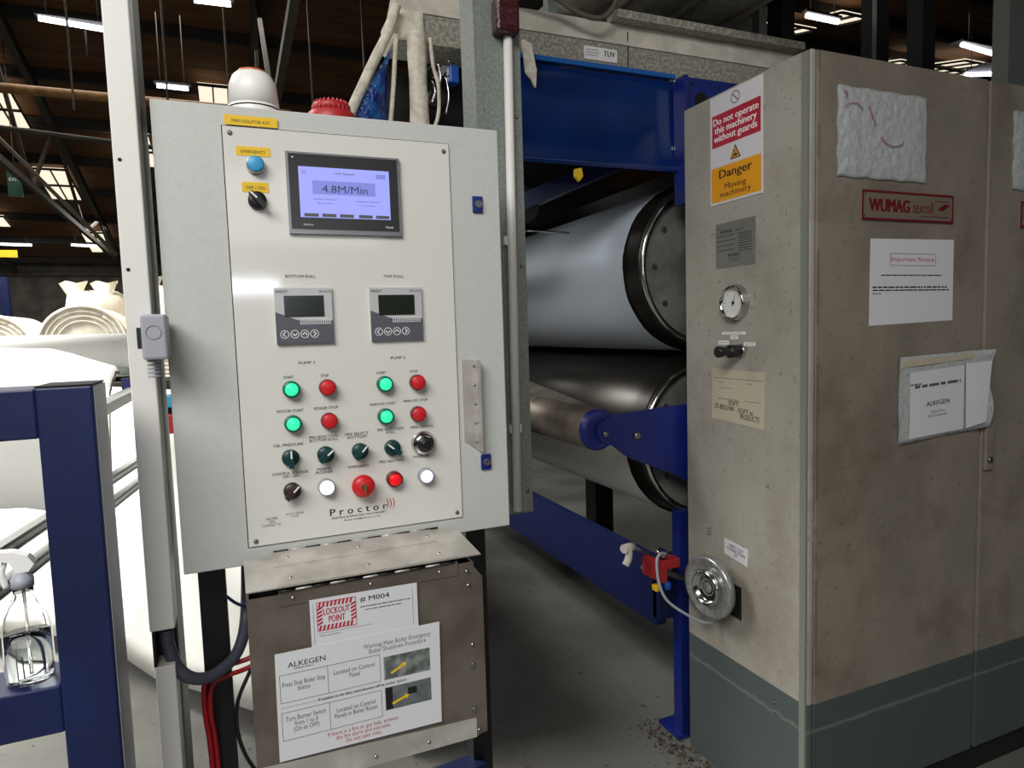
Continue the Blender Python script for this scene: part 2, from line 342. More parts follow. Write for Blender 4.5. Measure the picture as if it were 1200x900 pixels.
# ---- roof trusses
def strut(a, b, wd, dp, name, m, parent=None, **kw):
    a = Vector(a); b = Vector(b); t = (b-a).normalized(); s_ = t.cross(Vector((0, 0, 1)));
    s_ = s_.normalized() if s_.length > 1e-3 else Vector((1, 0, 0)); n = s_.cross(t)
    q = [a+s_*wd/2+n*dp/2, a-s_*wd/2+n*dp/2, a-s_*wd/2-n*dp/2, a+s_*wd/2-n*dp/2]
    return obj(name, MB().prism(q, b-a), m, parent, **kw)
for i, x in enumerate((-5.2, -2.6, .6, 5.2)):
    t = thing('roof_truss', (x, 10, 4.2), ['steel roof truss furthest left, above the green exit sign', 'steel roof truss crossing behind the white trunking post', 'steel roof truss rising behind the white beacon', 'steel roof truss above the right-hand grey cabinet'][i], 'truss', 'roof trusses')
    strut((x, 21.8, roofz(21.8)-.2), (x, 10, 6.28), .1, .18, 'rafter', 'beam', t); strut((x, 3, 4.65), (x, 10, 6.28), .1, .16, 'rafter', 'beam', t)
    strut((x, 5, 4.15), (x, 21.8, 3.7), .07, .09, 'tie_bar', 'beam', t)
    for (ya, za, yb) in ((8, 4.07, 10), (12.2, 3.95, 10), (12.2, 3.95, 14), (16.2, 3.85, 14), (16.2, 3.85, 18), (19.5, 3.76, 18)):
        strut((x, ya, za), (x, yb, roofz(yb)-.25), .05, .05, 'web_bar', 'beam', t)
# ---- sloping stays low on the left
obj('stay_cable', MB().tube([(-3.2, 8.3, 5.1), (-1.15, 9.0, 2.6)], .022), 'rod', label='long rusty brown sloping bar crossing the dark roof at the left', cat='bar')
obj('steel_bar', MB().tube([(-2.9, 9.5, 4.13), (-.7, 9.5, 3.98)], .03), 'beam', label='pale horizontal bar just below the copper coloured pipe', cat='bar')
pipe = obj('overhead_pipe', MB().cyl((-4.6, 9.45, 4.52), (.9, 9.30, 4.47), .055), 'copper', label='copper coloured horizontal pipe under the roof behind the white post', cat='pipe')
# ---- fluorescent lights on rods
def tube_light(a, b, label, rods=(), power=8):
    a = Vector(a); b = Vector(b); t = thing('fluorescent_light', (a+b)/2, label, 'light', 'fluorescent roof lights')
    obj('tube', MB().cyl(a, b, .026, 10), 'tube', t)
    u = Vector((0, 0, 1)); obj('housing', MB().box(min(a.x, b.x)-.03, max(a.x, b.x)+.03, min(a.y, b.y)-.03, max(a.y, b.y)+.03, max(a.z, b.z)+.03, max(a.z, b.z)+.055), 'beamd', t)
    for fr in (.12, .88):
        p = a.lerp(b, fr); zt = roofz(p.y)
        obj('hanging_rod', MB().cyl(p+u*.055, (p.x, p.y, zt-.06), .006, 6), 'rod', t)
    return t
t = tube_light((-1.55, 8.08, 4.8), (-.98, 8.16, 4.8), 'bright fluorescent light at top left beside the white post')
obj('pull_cord', MB().cyl((-1.16, 8.1, 4.76), (-1.16, 8.1, 4.5), .008, 6), 'rod', t)
tube_light((-.66, 9.7, 4.8), (-.3, 9.71, 4.8), 'short fluorescent light above the left corner of the control cabinet')
tube_light((-.12, 7.2, 4.8), (.2, 7.18, 4.8), 'fluorescent light at the top edge above the white beacon')
tube_light((-5.2, 19.5, 4.0), (-4.3, 19.65, 4.0), 'low fluorescent light at the far left edge over the yellow sign')
tube_light((-3.42, 19.3, 3.98), (-2.74, 19.5, 3.98), 'low fluorescent light beside the lower left roof light')
tube_light((5.8, 5.5, 4.8), (6.25, 5.5, 4.8), 'fluorescent light between the first two black posts over the grey cabinet')
tube_light((8.2, 5.45, 4.8), (9.35, 5.55, 4.8), 'longer fluorescent light above the right-hand door')
tube_light((9.1, 6.0, 4.75), (9.7, 5.75, 4.75), 'lower fluorescent light above the right-hand door')
t = thing('batten_light', (-.24, -6.8, 2.15), 'bright batten light behind the viewer, mirrored in the white panel', 'light')
obj('diffuser', MB().box(-1.1, .62, -6.8, -6.74, 2.17, 2.33), 'batten', t); obj('housing', MB().box(-1.13, .65, -6.86, -6.80, 2.15, 2.38), 'grpl', t)
for x in (-1.0, .5): obj('hanging_rod', MB().cyl((x, -6.83, 2.38), (x, -6.83, roofz(-6.83)-.06), .008, 6), 'rod', t)
for i, (px, py, zb) in enumerate([(-1.2, 7.4, 3.75), (1.02, 8.0, 3.6), (1.62, 8.0, 3.5), (-.45, 8.0, 4.0), (.145, 8.0, 4.1)]):
    obj('drop_rod', MB().cyl((px, py, zb), (px, py, roofz(py)-.02), .011, 6), 'rod', group='thin rods hanging from the roof', cat='rod',
        label=['thin pale rod hanging in front of the brightest left light', 'thin pale cord hanging above the red sounder', 'thin pale cord hanging left of the dusty hood corner', 'thin pale cord hanging right of the white trunking post', 'thin pale cord hanging above the white beacon'][i])
# ---- small hanging signs
t = thing('exit_sign', (-2.755, 12, 3.76), 'small dark green hanging exit sign at the far left', 'sign')
sp = Pl((-2.85, 12, 3.76), (1, 0, 0), (0, -1, 0)); obj('sign_board', rect(sp, 0, .18, 0, .36, 0, .03), 'exitg', t); text(sp, 'EXIT', .09, .25, .13, .031, 'white', t)
obj('hanging_rod', MB().cyl((-2.76, 12.0, 4.12), (-2.76, 12.0, 5.98), .008, 6), 'rod', t)
obj('yellow_sign', MB().box(-4.6, -3.99, 17.0, 17.03, 3.42, 3.57), 'yel', label='small yellow crane beam sign hanging at the far left edge', cat='sign')
obj('rack_upright', MB().box(-4.62, -4.45, 18, 18.15, 0, 3.1), 'navy', label='blue storage rack upright against the far dark wall', cat='post')

# ================================================================== CONTROL CABINET
ENC = Pl((0, 1.22, 0), (1, 0, 0), (0, -1, 0))
cc = thing('control_cabinet', (.2, 1.35, 1.207), 'pale grey steel control cabinet with white panel of coloured push buttons', 'control cabinet')
obj('cabinet_body', MB().box(-.095, .497, 1.243, 1.47, 1.207, 1.982, bev=.003), 'encl', cc)
obj('cabinet_door', MB().box(-.095, .497, 1.22, 1.24, 1.207, 1.982, bev=.002), 'encl', cc)
obj('panel_gap', rect(ENC, .0070, .3977, 1.2376, 1.9494, .0, .0006), 'dark', cc)
pn = obj('control_panel', rect(ENC, .0086, .3962, 1.2394, 1.9478, .0006, .0032), 'panel', cc)
N0 = .0032
for (u, v) in ((.0196, 1.9374), (.386, 1.9336), (.0204, 1.248), (.3857, 1.2495)):
    s_ = obj('screw', MB().lathe(ENC.p(u, v, N0), ENC.n, [(0, .0042), (.0015, .004), (.0028, .002)], 12), 'screw', pn)
for (u, v) in ((.4501, 1.8395), (.4494, 1.342)):
    l_ = obj('door_lock', MB().box(u-.0105, u+.0105, 1.215, 1.22, v-.0155, v+.0155, bev=.002), 'blue', cc)
    mb = MB().lathe(ENC.p(u+.001, v, .005), ENC.n, [(0, .0075), (.003, .0072)], 16); ring(ENC, u+.001, v, .0045, .006, .008, .0095, mb); obj('lock_core', mb, 'silver', l_)
# galvanised hasp bracket
mb = MB().prism([ENC.p(.407, 1.546, .0), ENC.p(.436, 1.543, .0), ENC.p(.436, 1.366, .0), ENC.p(.407, 1.388, .0)], ENC.n*.003)
mb.prism([ENC.p(.436, 1.543, .0), ENC.p(.4385, 1.543, .0), ENC.p(.4385, 1.366, .0), ENC.p(.436, 1.366, .0)], ENC.n*.022)
br = obj('hasp_bracket', mb, 'alu', cc, label='worn silver bracket with a row of rivets')
for k in range(5): obj('rivet', MB().lathe(ENC.p(.431, 1.532-k*.037, .003), ENC.n, [(0, .003), (.0015, .0026), (.0025, .001)], 8), 'screw', br)
# yellow labels
for (u0, u1, v0, v1, s_, rot) in ((.0125, .0950, 1.9505, 1.9665, 'MAIN ISOLATOR 415V', -.01), (.0275, .0812, 1.9020, 1.9170, 'EMERGENCY', -.02), (.0335, .0752, 1.8425, 1.8590, 'OFF / ON', -.0)):
    l_ = obj('yellow_label', rect(ENC, u0, u1, v0, v1, N0 if v1 < 1.93 else .0034, N0+.0008), 'yel', cc)
    text(ENC, s_, (u0+u1)/2, (v0+v1)/2-.001, (u1-u0)*.72, N0+.0011, 'ink', l_, h=.0052)
# touch screen
h_ = obj('touch_screen', rect(ENC, .1045, .2995, 1.7750, 1.9130, N0, .010), 'silver', cc)
obj('glass_face', rect(ENC, .1085, .2950, 1.7830, 1.9095, .010, .0112), 'bez', h_)
obj('display', rect(ENC, .1240, .2795, 1.8030, 1.8885, .0112, .0116), 'lcd', h_)
obj('display_band', rect(ENC, .1460, .2540, 1.8430, 1.8660, .0116, .0118), 'lcd2', h_)
text(ENC, '4.8M/Min', .2010, 1.8525, .078, .0120, 'lcdt', h_, h=.0125, name='display_text')
text(ENC, 'Line Speed', .2000, 1.8790, .034, .0119, 'lcdt', h_, h=.0045, name='display_text')
text(ENC, ')))', .1325, 1.8795, .008, .0119, 'redink', h_, name='display_logo', h=.008)
text(ENC, 'Average Temperature', .166, 1.8345, .040, .0119, 'lcdt', h_, h=.0030, name='display_text')
text(ENC, '(Bottom Roll)', .166, 1.8275, .024, .0119, 'lcdt', h_, h=.0028, name='display_text')
text(ENC, 'Temperature Deviation', .239, 1.8330, .042, .0119, 'lcdt', h_, h=.0030, name='display_text')
text(ENC, '(Top Roll)', .239, 1.8260, .024, .0119, 'lcdt', h_, h=.0028, name='display_text')
obj('display_key', rect(ENC, .2560, .2730, 1.8740, 1.8820, .0116, .0119), 'lcd2', h_)
for k in range(5): u = .130+k*.030+(.003 if k > 2 else 0); obj('display_key', rect(ENC, u, u+.024, 1.8045, 1.8100, .0116, .0119), 'inkg', h_)
obj('indicator', rect(ENC, .1145, .1165, 1.9025, 1.9040, .0112, .0116), 'wlens', h_)
text(ENC, 'PCPro', .1365, 1.7905, .016, .0115, 'white', h_, h=.0030); text(ENC, 'Weintek', .2770, 1.7900, .014, .0115, 'white', h_, h=.0036, bold=.02)
# temperature controllers
for (u0, u1, v0, v1, lab) in ((.0735, .1690, 1.5870, 1.6830, None), (.2355, .3310, 1.5870, 1.6830, None)):
    W = u1-u0
    c_ = obj('temperature_controller', rect(ENC, u0, u1, v0, v1, N0, .0095), 'ctl', cc)
    mb = MB().prism([ENC.p(u0, v0, .0095), ENC.p(u1, v0, .0095), ENC.p(u1, v0+.039, .0095), ENC.p(u0+.035, v0+.041, .0095), ENC.p(u0, v0+.055, .0095)], ENC.n*.0005)
    obj('lower_face', mb, 'ctld', c_)
    obj('lcd', rect(ENC, u0+.015, u1-.014, v0+.046, v1-.0135, .0095, .0103), 'lcdg', c_)
    mb = MB()
    for a in range(14):
        for b in range(4): rect(ENC, u0+.040+a*.0038, u0+.0422+a*.0038, v0+.033+b*.0028, v0+.0346+b*.0028, .0100, .0102, mb)
    obj('dot_pattern', mb, 'white', c_)
    text(ENC, 'WEST', u0+.012, v1-.0065, .021, .0097, 'ink', c_, h=.0045, bold=.03); text(ENC, 'PRO-EC44', u1-.0115, v1-.0065, .020, .0097, 'ink', c_, h=.0033, bold=.02)
    for q in range(4): rect(ENC, u0+.028+q*.013, u0+.030+q*.013, v1-.0075, v1-.006, .0095, .0097)
    for q, ang in enumerate((pi, -pi/2, pi/2, 0)):
        cu_, cv_ = u0+.0135+q*.0165, v0+.0165
        mb = ring(ENC, cu_, cv_, .0062, .0072, .0100, .0108)
        for sg in (1, -1):
            a0 = Vector((cos(ang)*.003, sin(ang)*.003)); b0 = Vector((-cos(ang)*.0015-sin(ang)*.004*sg, -sin(ang)*.0015+cos(ang)*.004*sg)); n_ = Vector((a0.y-b0.y, b0.x-a0.x)).normalized()*.0008
            mb.prism([ENC.p(cu_+p.x, cv_+p.y, .0100) for p in (a0+n_, b0+n_, b0-n_, a0-n_)], ENC.n*.0006)
        obj('arrow_button', mb, 'white', c_)
# push buttons
def button(u, v, ringm, lensm, rr=.0148, rl=.0112, hh=.016, lab=None, nm='push_button'):
    b_ = obj(nm, MB().lathe(ENC.p(u, v, N0), ENC.n, [(0, rr), (hh-.006, rr), (hh-.002, rr*.93), (hh-.002, rl)], 24), ringm, cc, label=lab)
    obj('lens', MB().lathe(ENC.p(u, v, N0), ENC.n, [(hh-.003, rl), (hh, rl*.98), (hh+.0015, rl*.75), (hh+.002, rl*.01)], 24), lensm, b_); return b_
for (u, v) in ((.0925, 1.5085), (.2555, 1.508), (.0920, 1.4485), (.2543, 1.4485)): button(u, v, 'grng', 'glens', lab='lit green push button')
for (u, v) in ((.1535, 1.508), (.3165, 1.5075), (.1535, 1.4485), (.3155, 1.4482)): button(u, v, 'redd', 'red', rr=.0145, rl=.0132, lab='red push button')
button(.2650, 1.3305, 'redd', 'redlit', rl=.011, lab='lit red indicator lamp', nm='indicator_lamp'); button(.1425, 1.3305, 'grpl', 'wlens', rl=.0128, lab='lit white indicator lamp', nm='indicator_lamp')
button(.3250, 1.3300, 'grpl', 'blens', rl=.0118, lab='lit bluish white indicator lamp', nm='indicator_lamp')
button(.0565, 1.8865, 'chrome', 'blue_b', rr=.0148, rl=.0135, hh=.014, lab='blue push button under a yellow label')
def knob(u, v, ang, m, lab, rr=.0148):
    k_ = obj('selector_knob', MB().lathe(ENC.p(u, v, N0), ENC.n, [(0, rr), (.008, rr), (.011, rr*.85), (.011, rr*.3)], 24), m, cc, label=lab)
    a = Vector((sin(ang), cos(ang))); p = Vector((a.y, -a.x))
    P = [a*rr*1.05+p*.0035, a*rr*1.05-p*.0035, -a*rr*1.05-p*.0045, -a*rr*1.05+p*.0045]
    obj('grip', MB().prism([ENC.p(u+q.x, v+q.y, N0+.009) for q in P], ENC.n*.014), m, k_)
    P = [a*rr*1.0+p*.0013, a*rr*1.0-p*.0013, a*rr*.1-p*.0013, a*rr*.1+p*.0013]
    obj('pointer', MB().prism([ENC.p(u+q.x, v+q.y, N0+.023) for q in P], ENC.n*.0006), 'white', k_)
knob(.0850, 1.3885, 0, 'teal', 'dark green selector knob pointing up'); knob(.1445, 1.3885, R(50), 'teal', 'dark green selector knob pointing right'); knob(.2050, 1.3885, R(42), 'teal', 'dark green selector knob pointing right')
knob(.2645, 1.3890, R(-50), 'teal', 'dark green selector knob pointing left'); knob(.0560, 1.8285, R(-45), 'black', 'black selector knob under a yellow label')
knob(.0845, 1.3300, R(45), 'cbrown', 'dark bronze key switch')
p_ = obj('speed_dial', MB().lathe(ENC.p(.3245, 1.3915, N0), ENC.n, [(0, .0235), (.003, .0235), (.006, .0210), (.012, .0190), (.014, .0145)], 28), 'chrome', cc, label='chrome potentiometer dial with black centre')
obj('dial_knob', MB().lathe(ENC.p(.3245, 1.3915, N0), ENC.n, [(.012, .0115), (.024, .010), (.026, .007)], 20), 'black', p_)
e_ = obj('emergency_stop', MB().lathe(ENC.p(.2055, 1.3270, N0), ENC.n, [(0, .012), (.012, .012), (.012, .018), (.016, .0205), (.022, .0203), (.027, .015), (.0285, .005)], 28), 'red', cc, label='red mushroom emergency stop with key')
mb = MB().lathe(ENC.p(.2055, 1.3270, N0+.027), ENC.n, [(0, .006), (.003, .0055)], 14); obj('key_barrel', mb, 'chrome', e_)
obj('key', rect(ENC, .2045, .2065, 1.3195, 1.334, N0+.03, N0+.044), 'brass', e_)
# lettering on the panel
def lab(s_, u, v, w_, h=.0048): text(ENC, s_, u, v, w_, N0+.0004, 'ink', cc, h=h, bold=.015)
lab('BOTTOM ROLL', .119, 1.7031, .050); lab('TOP ROLL', .2823, 1.7034, .038); lab('PUMP 1', .1209, 1.5531, .027); lab('PUMP 2', .2834, 1.5548, .027)
lab('START', .0896, 1.5293, .017); lab('STOP', .1502, 1.529, .014); lab('START', .251, 1.5285, .017); lab('STOP', .312, 1.528, .014)
lab('MOTOR START', .0891, 1.4705, .044); lab('BOILER STOP', .1502, 1.4715, .042); lab('MAIN M/C START', .2516, 1.4713, .048); lab('MAIN M/C STOP', .3128, 1.4733, .046)
lab('OIL PRESSURE', .083, 1.4113, .050); lab('PRE SELECTION\nBOTTOM ROLL', .143, 1.4175, .050, .0110); lab('PRE SELECT\nBOTTOM', .2017, 1.4175, .042, .0110)
lab('PRE SELECTION\nROLL', .2631, 1.4205, .048, .0110); lab('SPEED CONTROL', .3232, 1.4230, .045)
lab('CONTROL VOLTAGE\nOFF / ON', .083, 1.3585, .060, .0110); lab('MAINS\nPOWER', .1413, 1.3593, .030, .0110); lab('EMERGENCY', .202, 1.3604, .037); lab('PRE HEATING', .2619, 1.3640, .044); lab('POWER ON', .3191, 1.3665, .030)
lab('P r o c t o r', .1985, 1.2815, .103, .0125); text(ENC, ')))', .2570, 1.2850, .016, N0+.0004, 'redink', cc, h=.0200)
lab('TEXTILE & PROCESS MACHINERY', .1985, 1.2705, .100, .0034); lab('Email: info@proctor.co.uk', .204, 1.2640, .066, .0034)
text(ENC, 'MACHINE\nYEAR\nCONTRACT No.', .048, 1.2790, .032, N0+.0004, 'inkg', cc, h=.0160); text(ENC, '415V 50Hz\n1234', .0865, 1.2865, .030, N0+.0004, 'inkg', cc, h=.0090)
# stand of the cabinet
st = thing('cabinet_stand', (.2, 1.38, 0), 'black square-leg stand carrying the grey control cabinet', 'stand')
obj('leg', MB().box(-.079, -.034, 1.30, 1.345, .02, 1.207), 'mach', st); obj('leg', MB().box(.462, .508, 1.40, 1.445, .02, 1.207), 'mach', st)
obj('foot_plate', MB().box(-.13, .02, 1.25, 1.40, 0, .02), 'mach', st); obj('foot_plate', MB().box(.41, .56, 1.35, 1.50, 0, .02), 'mach', st)
strut((-.055, 1.346, .53), (.485, 1.40, .53), .05, .16, 'cross_bar', 'navy', st)
# beacon and sounder on top
b_ = thing('beacon', (.066, 1.34, 1.982), 'white dome warning beacon with orange cap on top of control cabinet', 'beacon')
obj('base', MB().lathe((.066, 1.34, 1.982), (0, 0, 1), [(0, .047), (.03, .0465), (.038, .044)], 32), 'beacon', b_)
obj('gasket', MB().lathe((.066, 1.34, 1.982), (0, 0, 1), [(.030, .0472), (.032, .0472)], 32), 'dark', b_)
obj('dome', MB().lathe((.066, 1.34, 1.982), (0, 0, 1), [(.036, .0445), (.075, .041), (.090, .035), (.096, .029)], 32), 'beacon', b_)
obj('cap', MB().lathe((.066, 1.34, 1.982), (0, 0, 1), [(.096, .027), (.101, .024), (.104, .012), (.1045, .001)], 32), 'orange', b_)
b_ = thing('sounder', (.2045, 1.34, 1.982), 'red ribbed alarm sounder on top of control cabinet', 'alarm')
obj('base', MB().lathe((.2045, 1.34, 1.982), (0, 0, 1), [(0, .046), (.036, .0445), (.040, .040)], 32), 'horn', b_)
obj('cap', MB().lathe((.2045, 1.34, 1.982), (0, 0, 1), [(.040, .034), (.052, .036), (.059, .028), (.060, .002)], 32), 'horn', b_)
for i in range(24):
    a = 2*pi*i/24; c = Vector((.2045+cos(a)*.038, 1.34+sin(a)*.038, 2.036)); obj('rib', MB().cyl(c-Vector((0, 0, .018)), (.2045+cos(a)*.030, 1.34+sin(a)*.030, 2.042), .0019, 5), 'horn', b_)
obj('red_label', MB().prism([(.276, 1.225, 1.9825), (.335, 1.225, 1.9825), (.345, 1.245, 1.9825), (.29, 1.245, 1.9825)], (0, 0, .001)), 'redd', label='faded red tape strip on top edge of control cabinet', cat='tape')
# limit switch box on the left of the cabinet
t = thing('junction_box', (-.105, 1.18, 1.56), 'small grey plastic junction box between white trunking and control cabinet', 'box')
obj('box_body', MB().box(-.1235, -.0885, 1.145, 1.205, 1.571, 1.640, bev=.004), 'grpl', t)
obj('bracket', MB().box(-.1295, -.1205, 1.15, 1.198, 1.588, 1.62), 'black', t)
mb = MB(); ring(Pl((0, 1.145, 0), (1, 0, 0), (0, -1, 0)), -.106, 1.612, .010, .0108, 0, .0006, mb); obj('knockout', mb, 'ctld', t)
obj('mount_plate', MB().box(-.118, -.0955, 1.205, 1.235, 1.58, 1.63), 'galv', t)
for k in range(5): obj('gland_rib', MB().lathe((-.112, 1.175, 1.571-.004-k*.006), (0, 0, 1), [(0, .009), (.003, .0095)], 12), 'grpl', t)

# ================================================================== LOCKOUT BOX under the cabinet
LK = Pl((0, 1.12, 0), (1, 0, 0), (0, -1, 0))
lb = thing('lockout_box', (.2, 1.17, .85), 'dull aluminium lockout box with hinged lid hanging below control cabinet', 'box')
body = MB(); x0, x1, zt, zb = -.0015, .3985, 1.182, .852
body.box(x0, x1-.016, 1.12, 1.124, zb, zt).box(x0, x0+.004, 1.124, 1.215, zb, zt).box(x1-.02, x1-.016, 1.124, 1.215, zb, zt).box(x0, x1-.016, 1.124, 1.215, zb, zb+.004)
obj('box_shell', body, 'alud', lb); obj('box_back', MB().box(x0+.004, x1-.02, 1.2155, 1.2185, zb+.004, 1.2135), 'dark', lb)
obj('side_flange', MB().prism([(x1-.022, 1.118, zb+.003), (x1-.001, 1.118, zb+.006), (x1-.001, 1.118, zt-.028), (x1-.022, 1.118, zt-.001)], (0, .002, 0)), 'alud', lb)
obj('bottom_flange', MB().prism([(x0+.006, 1.1175, zb+.000), (x1-.022, 1.1175, zb), (x1-.022, 1.1175, zb+.036), (x0+.006, 1.1175, zb+.048)], (0, .002, 0)), 'alu', lb)
# lid: sloping plate with rounded corner from cabinet face to the box front
def lidp(x, t): return Vector((x, 1.217-.103*t, 1.2215-.0265*t))
mb = MB(); mb.prism([lidp(-.0015, .12), lidp(.367, .0), lidp(.380, .12), lidp(.3945, 1.0), lidp(-.0015, 1.0)], (0, -.0012, .0025))
lid = obj('lid', mb, 'alu', lb)
lt = lambda x, t, n: lidp(x, t)+Vector((0, -.0012, .0025))*(1+n)
mb = MB().prism([lt(.045, .02, 0), lt(.330, .0, 0), lt(.330, .42, 0), lt(.045, .44, 0)], (0, -.0008, .0016)); hg1 = obj('hinge_leaf', mb, 'alu', lb)
mb = MB().prism([lt(.047, .60, 0), lt(.352, .60, 0), lt(.352, .99, 0), lt(.047, .99, 0)], (0, -.0008, .0016)); hg2 = obj('hinge_leaf', mb, 'alu', lb)
mb = MB(); rect(LK, .047, .352, 1.163, 1.1885, .0, .0018, mb); hg3 = obj('hinge_leaf', mb, 'alud', lb)
for (t_, hh) in ((0.0, hg1), (1.0, hg2)):
    n = 11
    for k in range(n):
        a = .047+(.30)*k/n; o_ = lt(a, t_, .6) if t_ == 0 else Vector((a, 1.1155, 1.1895)); b_2 = o_+Vector((.30/n-(.002), 0, 0))
        obj('hinge_knuckle', MB().cyl(o_, b_2, .0018, 8), 'alu' if k % 2 else 'mach', hh)
def rivet(p, n, par, rr=.0034): obj('rivet', MB().lathe(p, n, [(0, rr), (.0012, rr*.9), (.0022, rr*.4)], 10), 'chrome', par)
ln = Vector((0, -.25, .97))
for (x, t_) in ((.068, .22), (.190, .22), (.318, .22)): rivet(lt(x, t_, .5), ln, hg1)
for (x, t_) in ((.068, .80), (.196, .80), (.322, .80)): rivet(lt(x, t_, .5), ln, hg2)
for x in (.069, .196, .318): rivet(LK.p(x, 1.1745, .0018), LK.n, hg3)
for (x, z) in ((.368, 1.168), (.370, 1.142), (.374, 1.03), (.381, .865)): rivet(LK.p(x, z, .003), LK.n, lb)
for x in (.095, .19, .285): rivet(LK.p(x, .868, .0035), LK.n, lb)
for z in (.99, .905): obj('solder_patch', MB().lathe(LK.p(.374, z, .002), LK.n, [(0, .006), (.0015, .005)], 9), 'silver', lb)
# notices on the box
A = Pl((.094, 1.1162, 1.089), (1, 0, -.012), (0, -1, 0))
an = thing('lockout_notice', (.185, 1.119, 1.09), 'white lockout point notice with red striped square, upper sheet on the box', 'notice')
obj('sheet', rect(A, 0, .181, -.03, .0775, 0, .0006), 'paper', an); n = .0008
mb = MB()
for k in range(9):
    for (v0, v1) in ((.0235, .0315), (.0625, .0705)):
        u = .0125+k*.0064; mb.prism([A.p(u, v0, n), A.p(u+.0034, v0, n), A.p(u+.0058, v1, n), A.p(u+.0024, v1, n)], A.n*.0003)
for k in range(5):
    for (u0, u1) in ((.0115, .0195), (.066, .074)):
        v = .032+k*.0063; mb.prism([A.p(u0, v, n), A.p(u1, v+.0035, n), A.p(u1, v+.0068, n), A.p(u0, v+.0033, n)], A.n*.0003)
frame(A, .0105, .075, .0225, .0715, .001, n, n+.0003, mb); obj('striped_border', mb, 'redink', an)
text(A, 'LOCKOUT\nPOINT', .0428, .0472, .043, n+.0002, 'redink', an, h=.025, bold=.04)
text(A, '# M004', .107, .064, .050, n, 'ink', an, h=.0095, bold=.018)
mb = MB(); words(A, .082, .168, .0515, .0016, n, mb); words(A, .090, .152, .0455, .0014, n, mb); obj('small_print', mb, 'inkg', an)
mb = MB(); rect(A, .010, .10, .0185, .0190, n, n+.0002, mb); rect(A, .172, .1725, .005, .07, n, n+.0002, mb); rect(A, .005, .0055, .0, .07, n, n+.0002, mb); obj('ruled_line', mb, 'inkg', an)
text(A, 'Wurmag Boiler', .031, .0135, .034, n, 'ink', an, h=.0035)
B = Pl((.0345, 1.1150, .9025), (1, 0, 0), (0, -1, 0)); n = .0008
bn = thing('procedure_notice', (.17, 1.118, .903), 'larger white emergency shutdown procedure sheet with two small photos, on the lockout box', 'notice')
obj('sheet', MB().prism([B.p(-.001, .002, 0), B.p(.275, -.001, 0), B.p(.278, .184, 0), B.p(.001, .185, 0)], B.n*.0006), 'paper', bn)
text(B, 'ALKEGEN', .050, .1625, .060, n, 'ink', bn, h=.0090, bold=.01); mb = MB(); words(B, .030, .060, .155, .0012, n, mb); obj('small_print', mb, 'inkg', bn)
text(B, 'Wurmag Heat Boiler Emergency\nBoiler Shutdown Procedure', .202, .1615, .118, n, 'inkg', bn, h=.0180)
mb = MB(); frame(B, .006, .170, .100, .148, .0007, n, n+.0002, mb); frame(B, .006, .170, .036, .084, .0007, n, n+.0002, mb); rect(B, .082, .0827, .100, .148, n, n+.0002, mb); rect(B, .082, .0827, .036, .084, n, n+.0002, mb); rect(B, .006, .175, .092, .0924, n, n+.0002, mb); obj('table_rule', mb, 'inkg', bn)
text(B, 'Press Stop Boiler Stop\nbutton', .044, .126, .068, n, 'ink', bn, h=.018); text(B, 'Located on Control\nPanel', .126, .128, .068, n, 'ink', bn, h=.018)
text(B, 'If unable to do this, turn burner off to boiler below', .140, .0925, .150, n+.0003, 'ink', bn, h=.0060)
text(B, 'Turn Burner Switch\nfrom 1 to 0\n(On to OFF)', .044, .061, .064, n, 'ink', bn, h=.030); text(B, 'Located on Control\nPanels in Boiler Room', .126, .062, .072, n, 'ink', bn, h=.018)
text(B, 'If there is a fire or gas leak, activate\nthe fire alarm and evacuate.\nDo not take risks.', .137, .019, .120, n, 'redink', bn, h=.025)
for (u0, u1, v0, v1, m) in ((.176, .258, .100, .141, 'photo1'), (.176, .258, .045, .086, 'photo2')):
    ph = obj('photo', rect(B, u0, u1, v0, v1, n, n+.0002), m, bn); mb = MB()
    if m == 'photo1':
        mb = MB()
        for (a, b, c, d) in ((.003, .014, .004, .034), (.016, .024, .002, .018), (.03, .036, .03, .037), (.046, .052, .028, .036), (.062, .070, .004, .02)): rect(B, u0+a, u0+b, v0+c, v0+d, n+.0002, n+.0004, mb)
    else: mb = MB(); rect(B, u0+.001, u0+.013, v0+.001, v1-.001, n+.0002, n+.0004, mb); rect(B, u0+.04, u0+.056, v0+.02, v0+.032, n+.0002, n+.0004, mb)
    obj('photo_shapes', mb, 'photo2' if m == 'photo1' else 'dark', ph)
    a = Vector((u0+.012, v0+.010)); b = Vector((u0+.040, v0+.024)) if m == 'photo1' else Vector((u0+.042, v0+.020)); t_ = (b-a).normalized(); q = Vector((-t_.y, t_.x))
    P = [a+q*.002, b-t_*.007+q*.002, b-t_*.007+q*.005, b, b-t_*.007-q*.005, b-t_*.007-q*.002, a-q*.002]
    obj('yellow_arrow', MB().prism([B.p(p.x, p.y, n+.0004) for p in P], B.n*.0002), 'yel', ph)

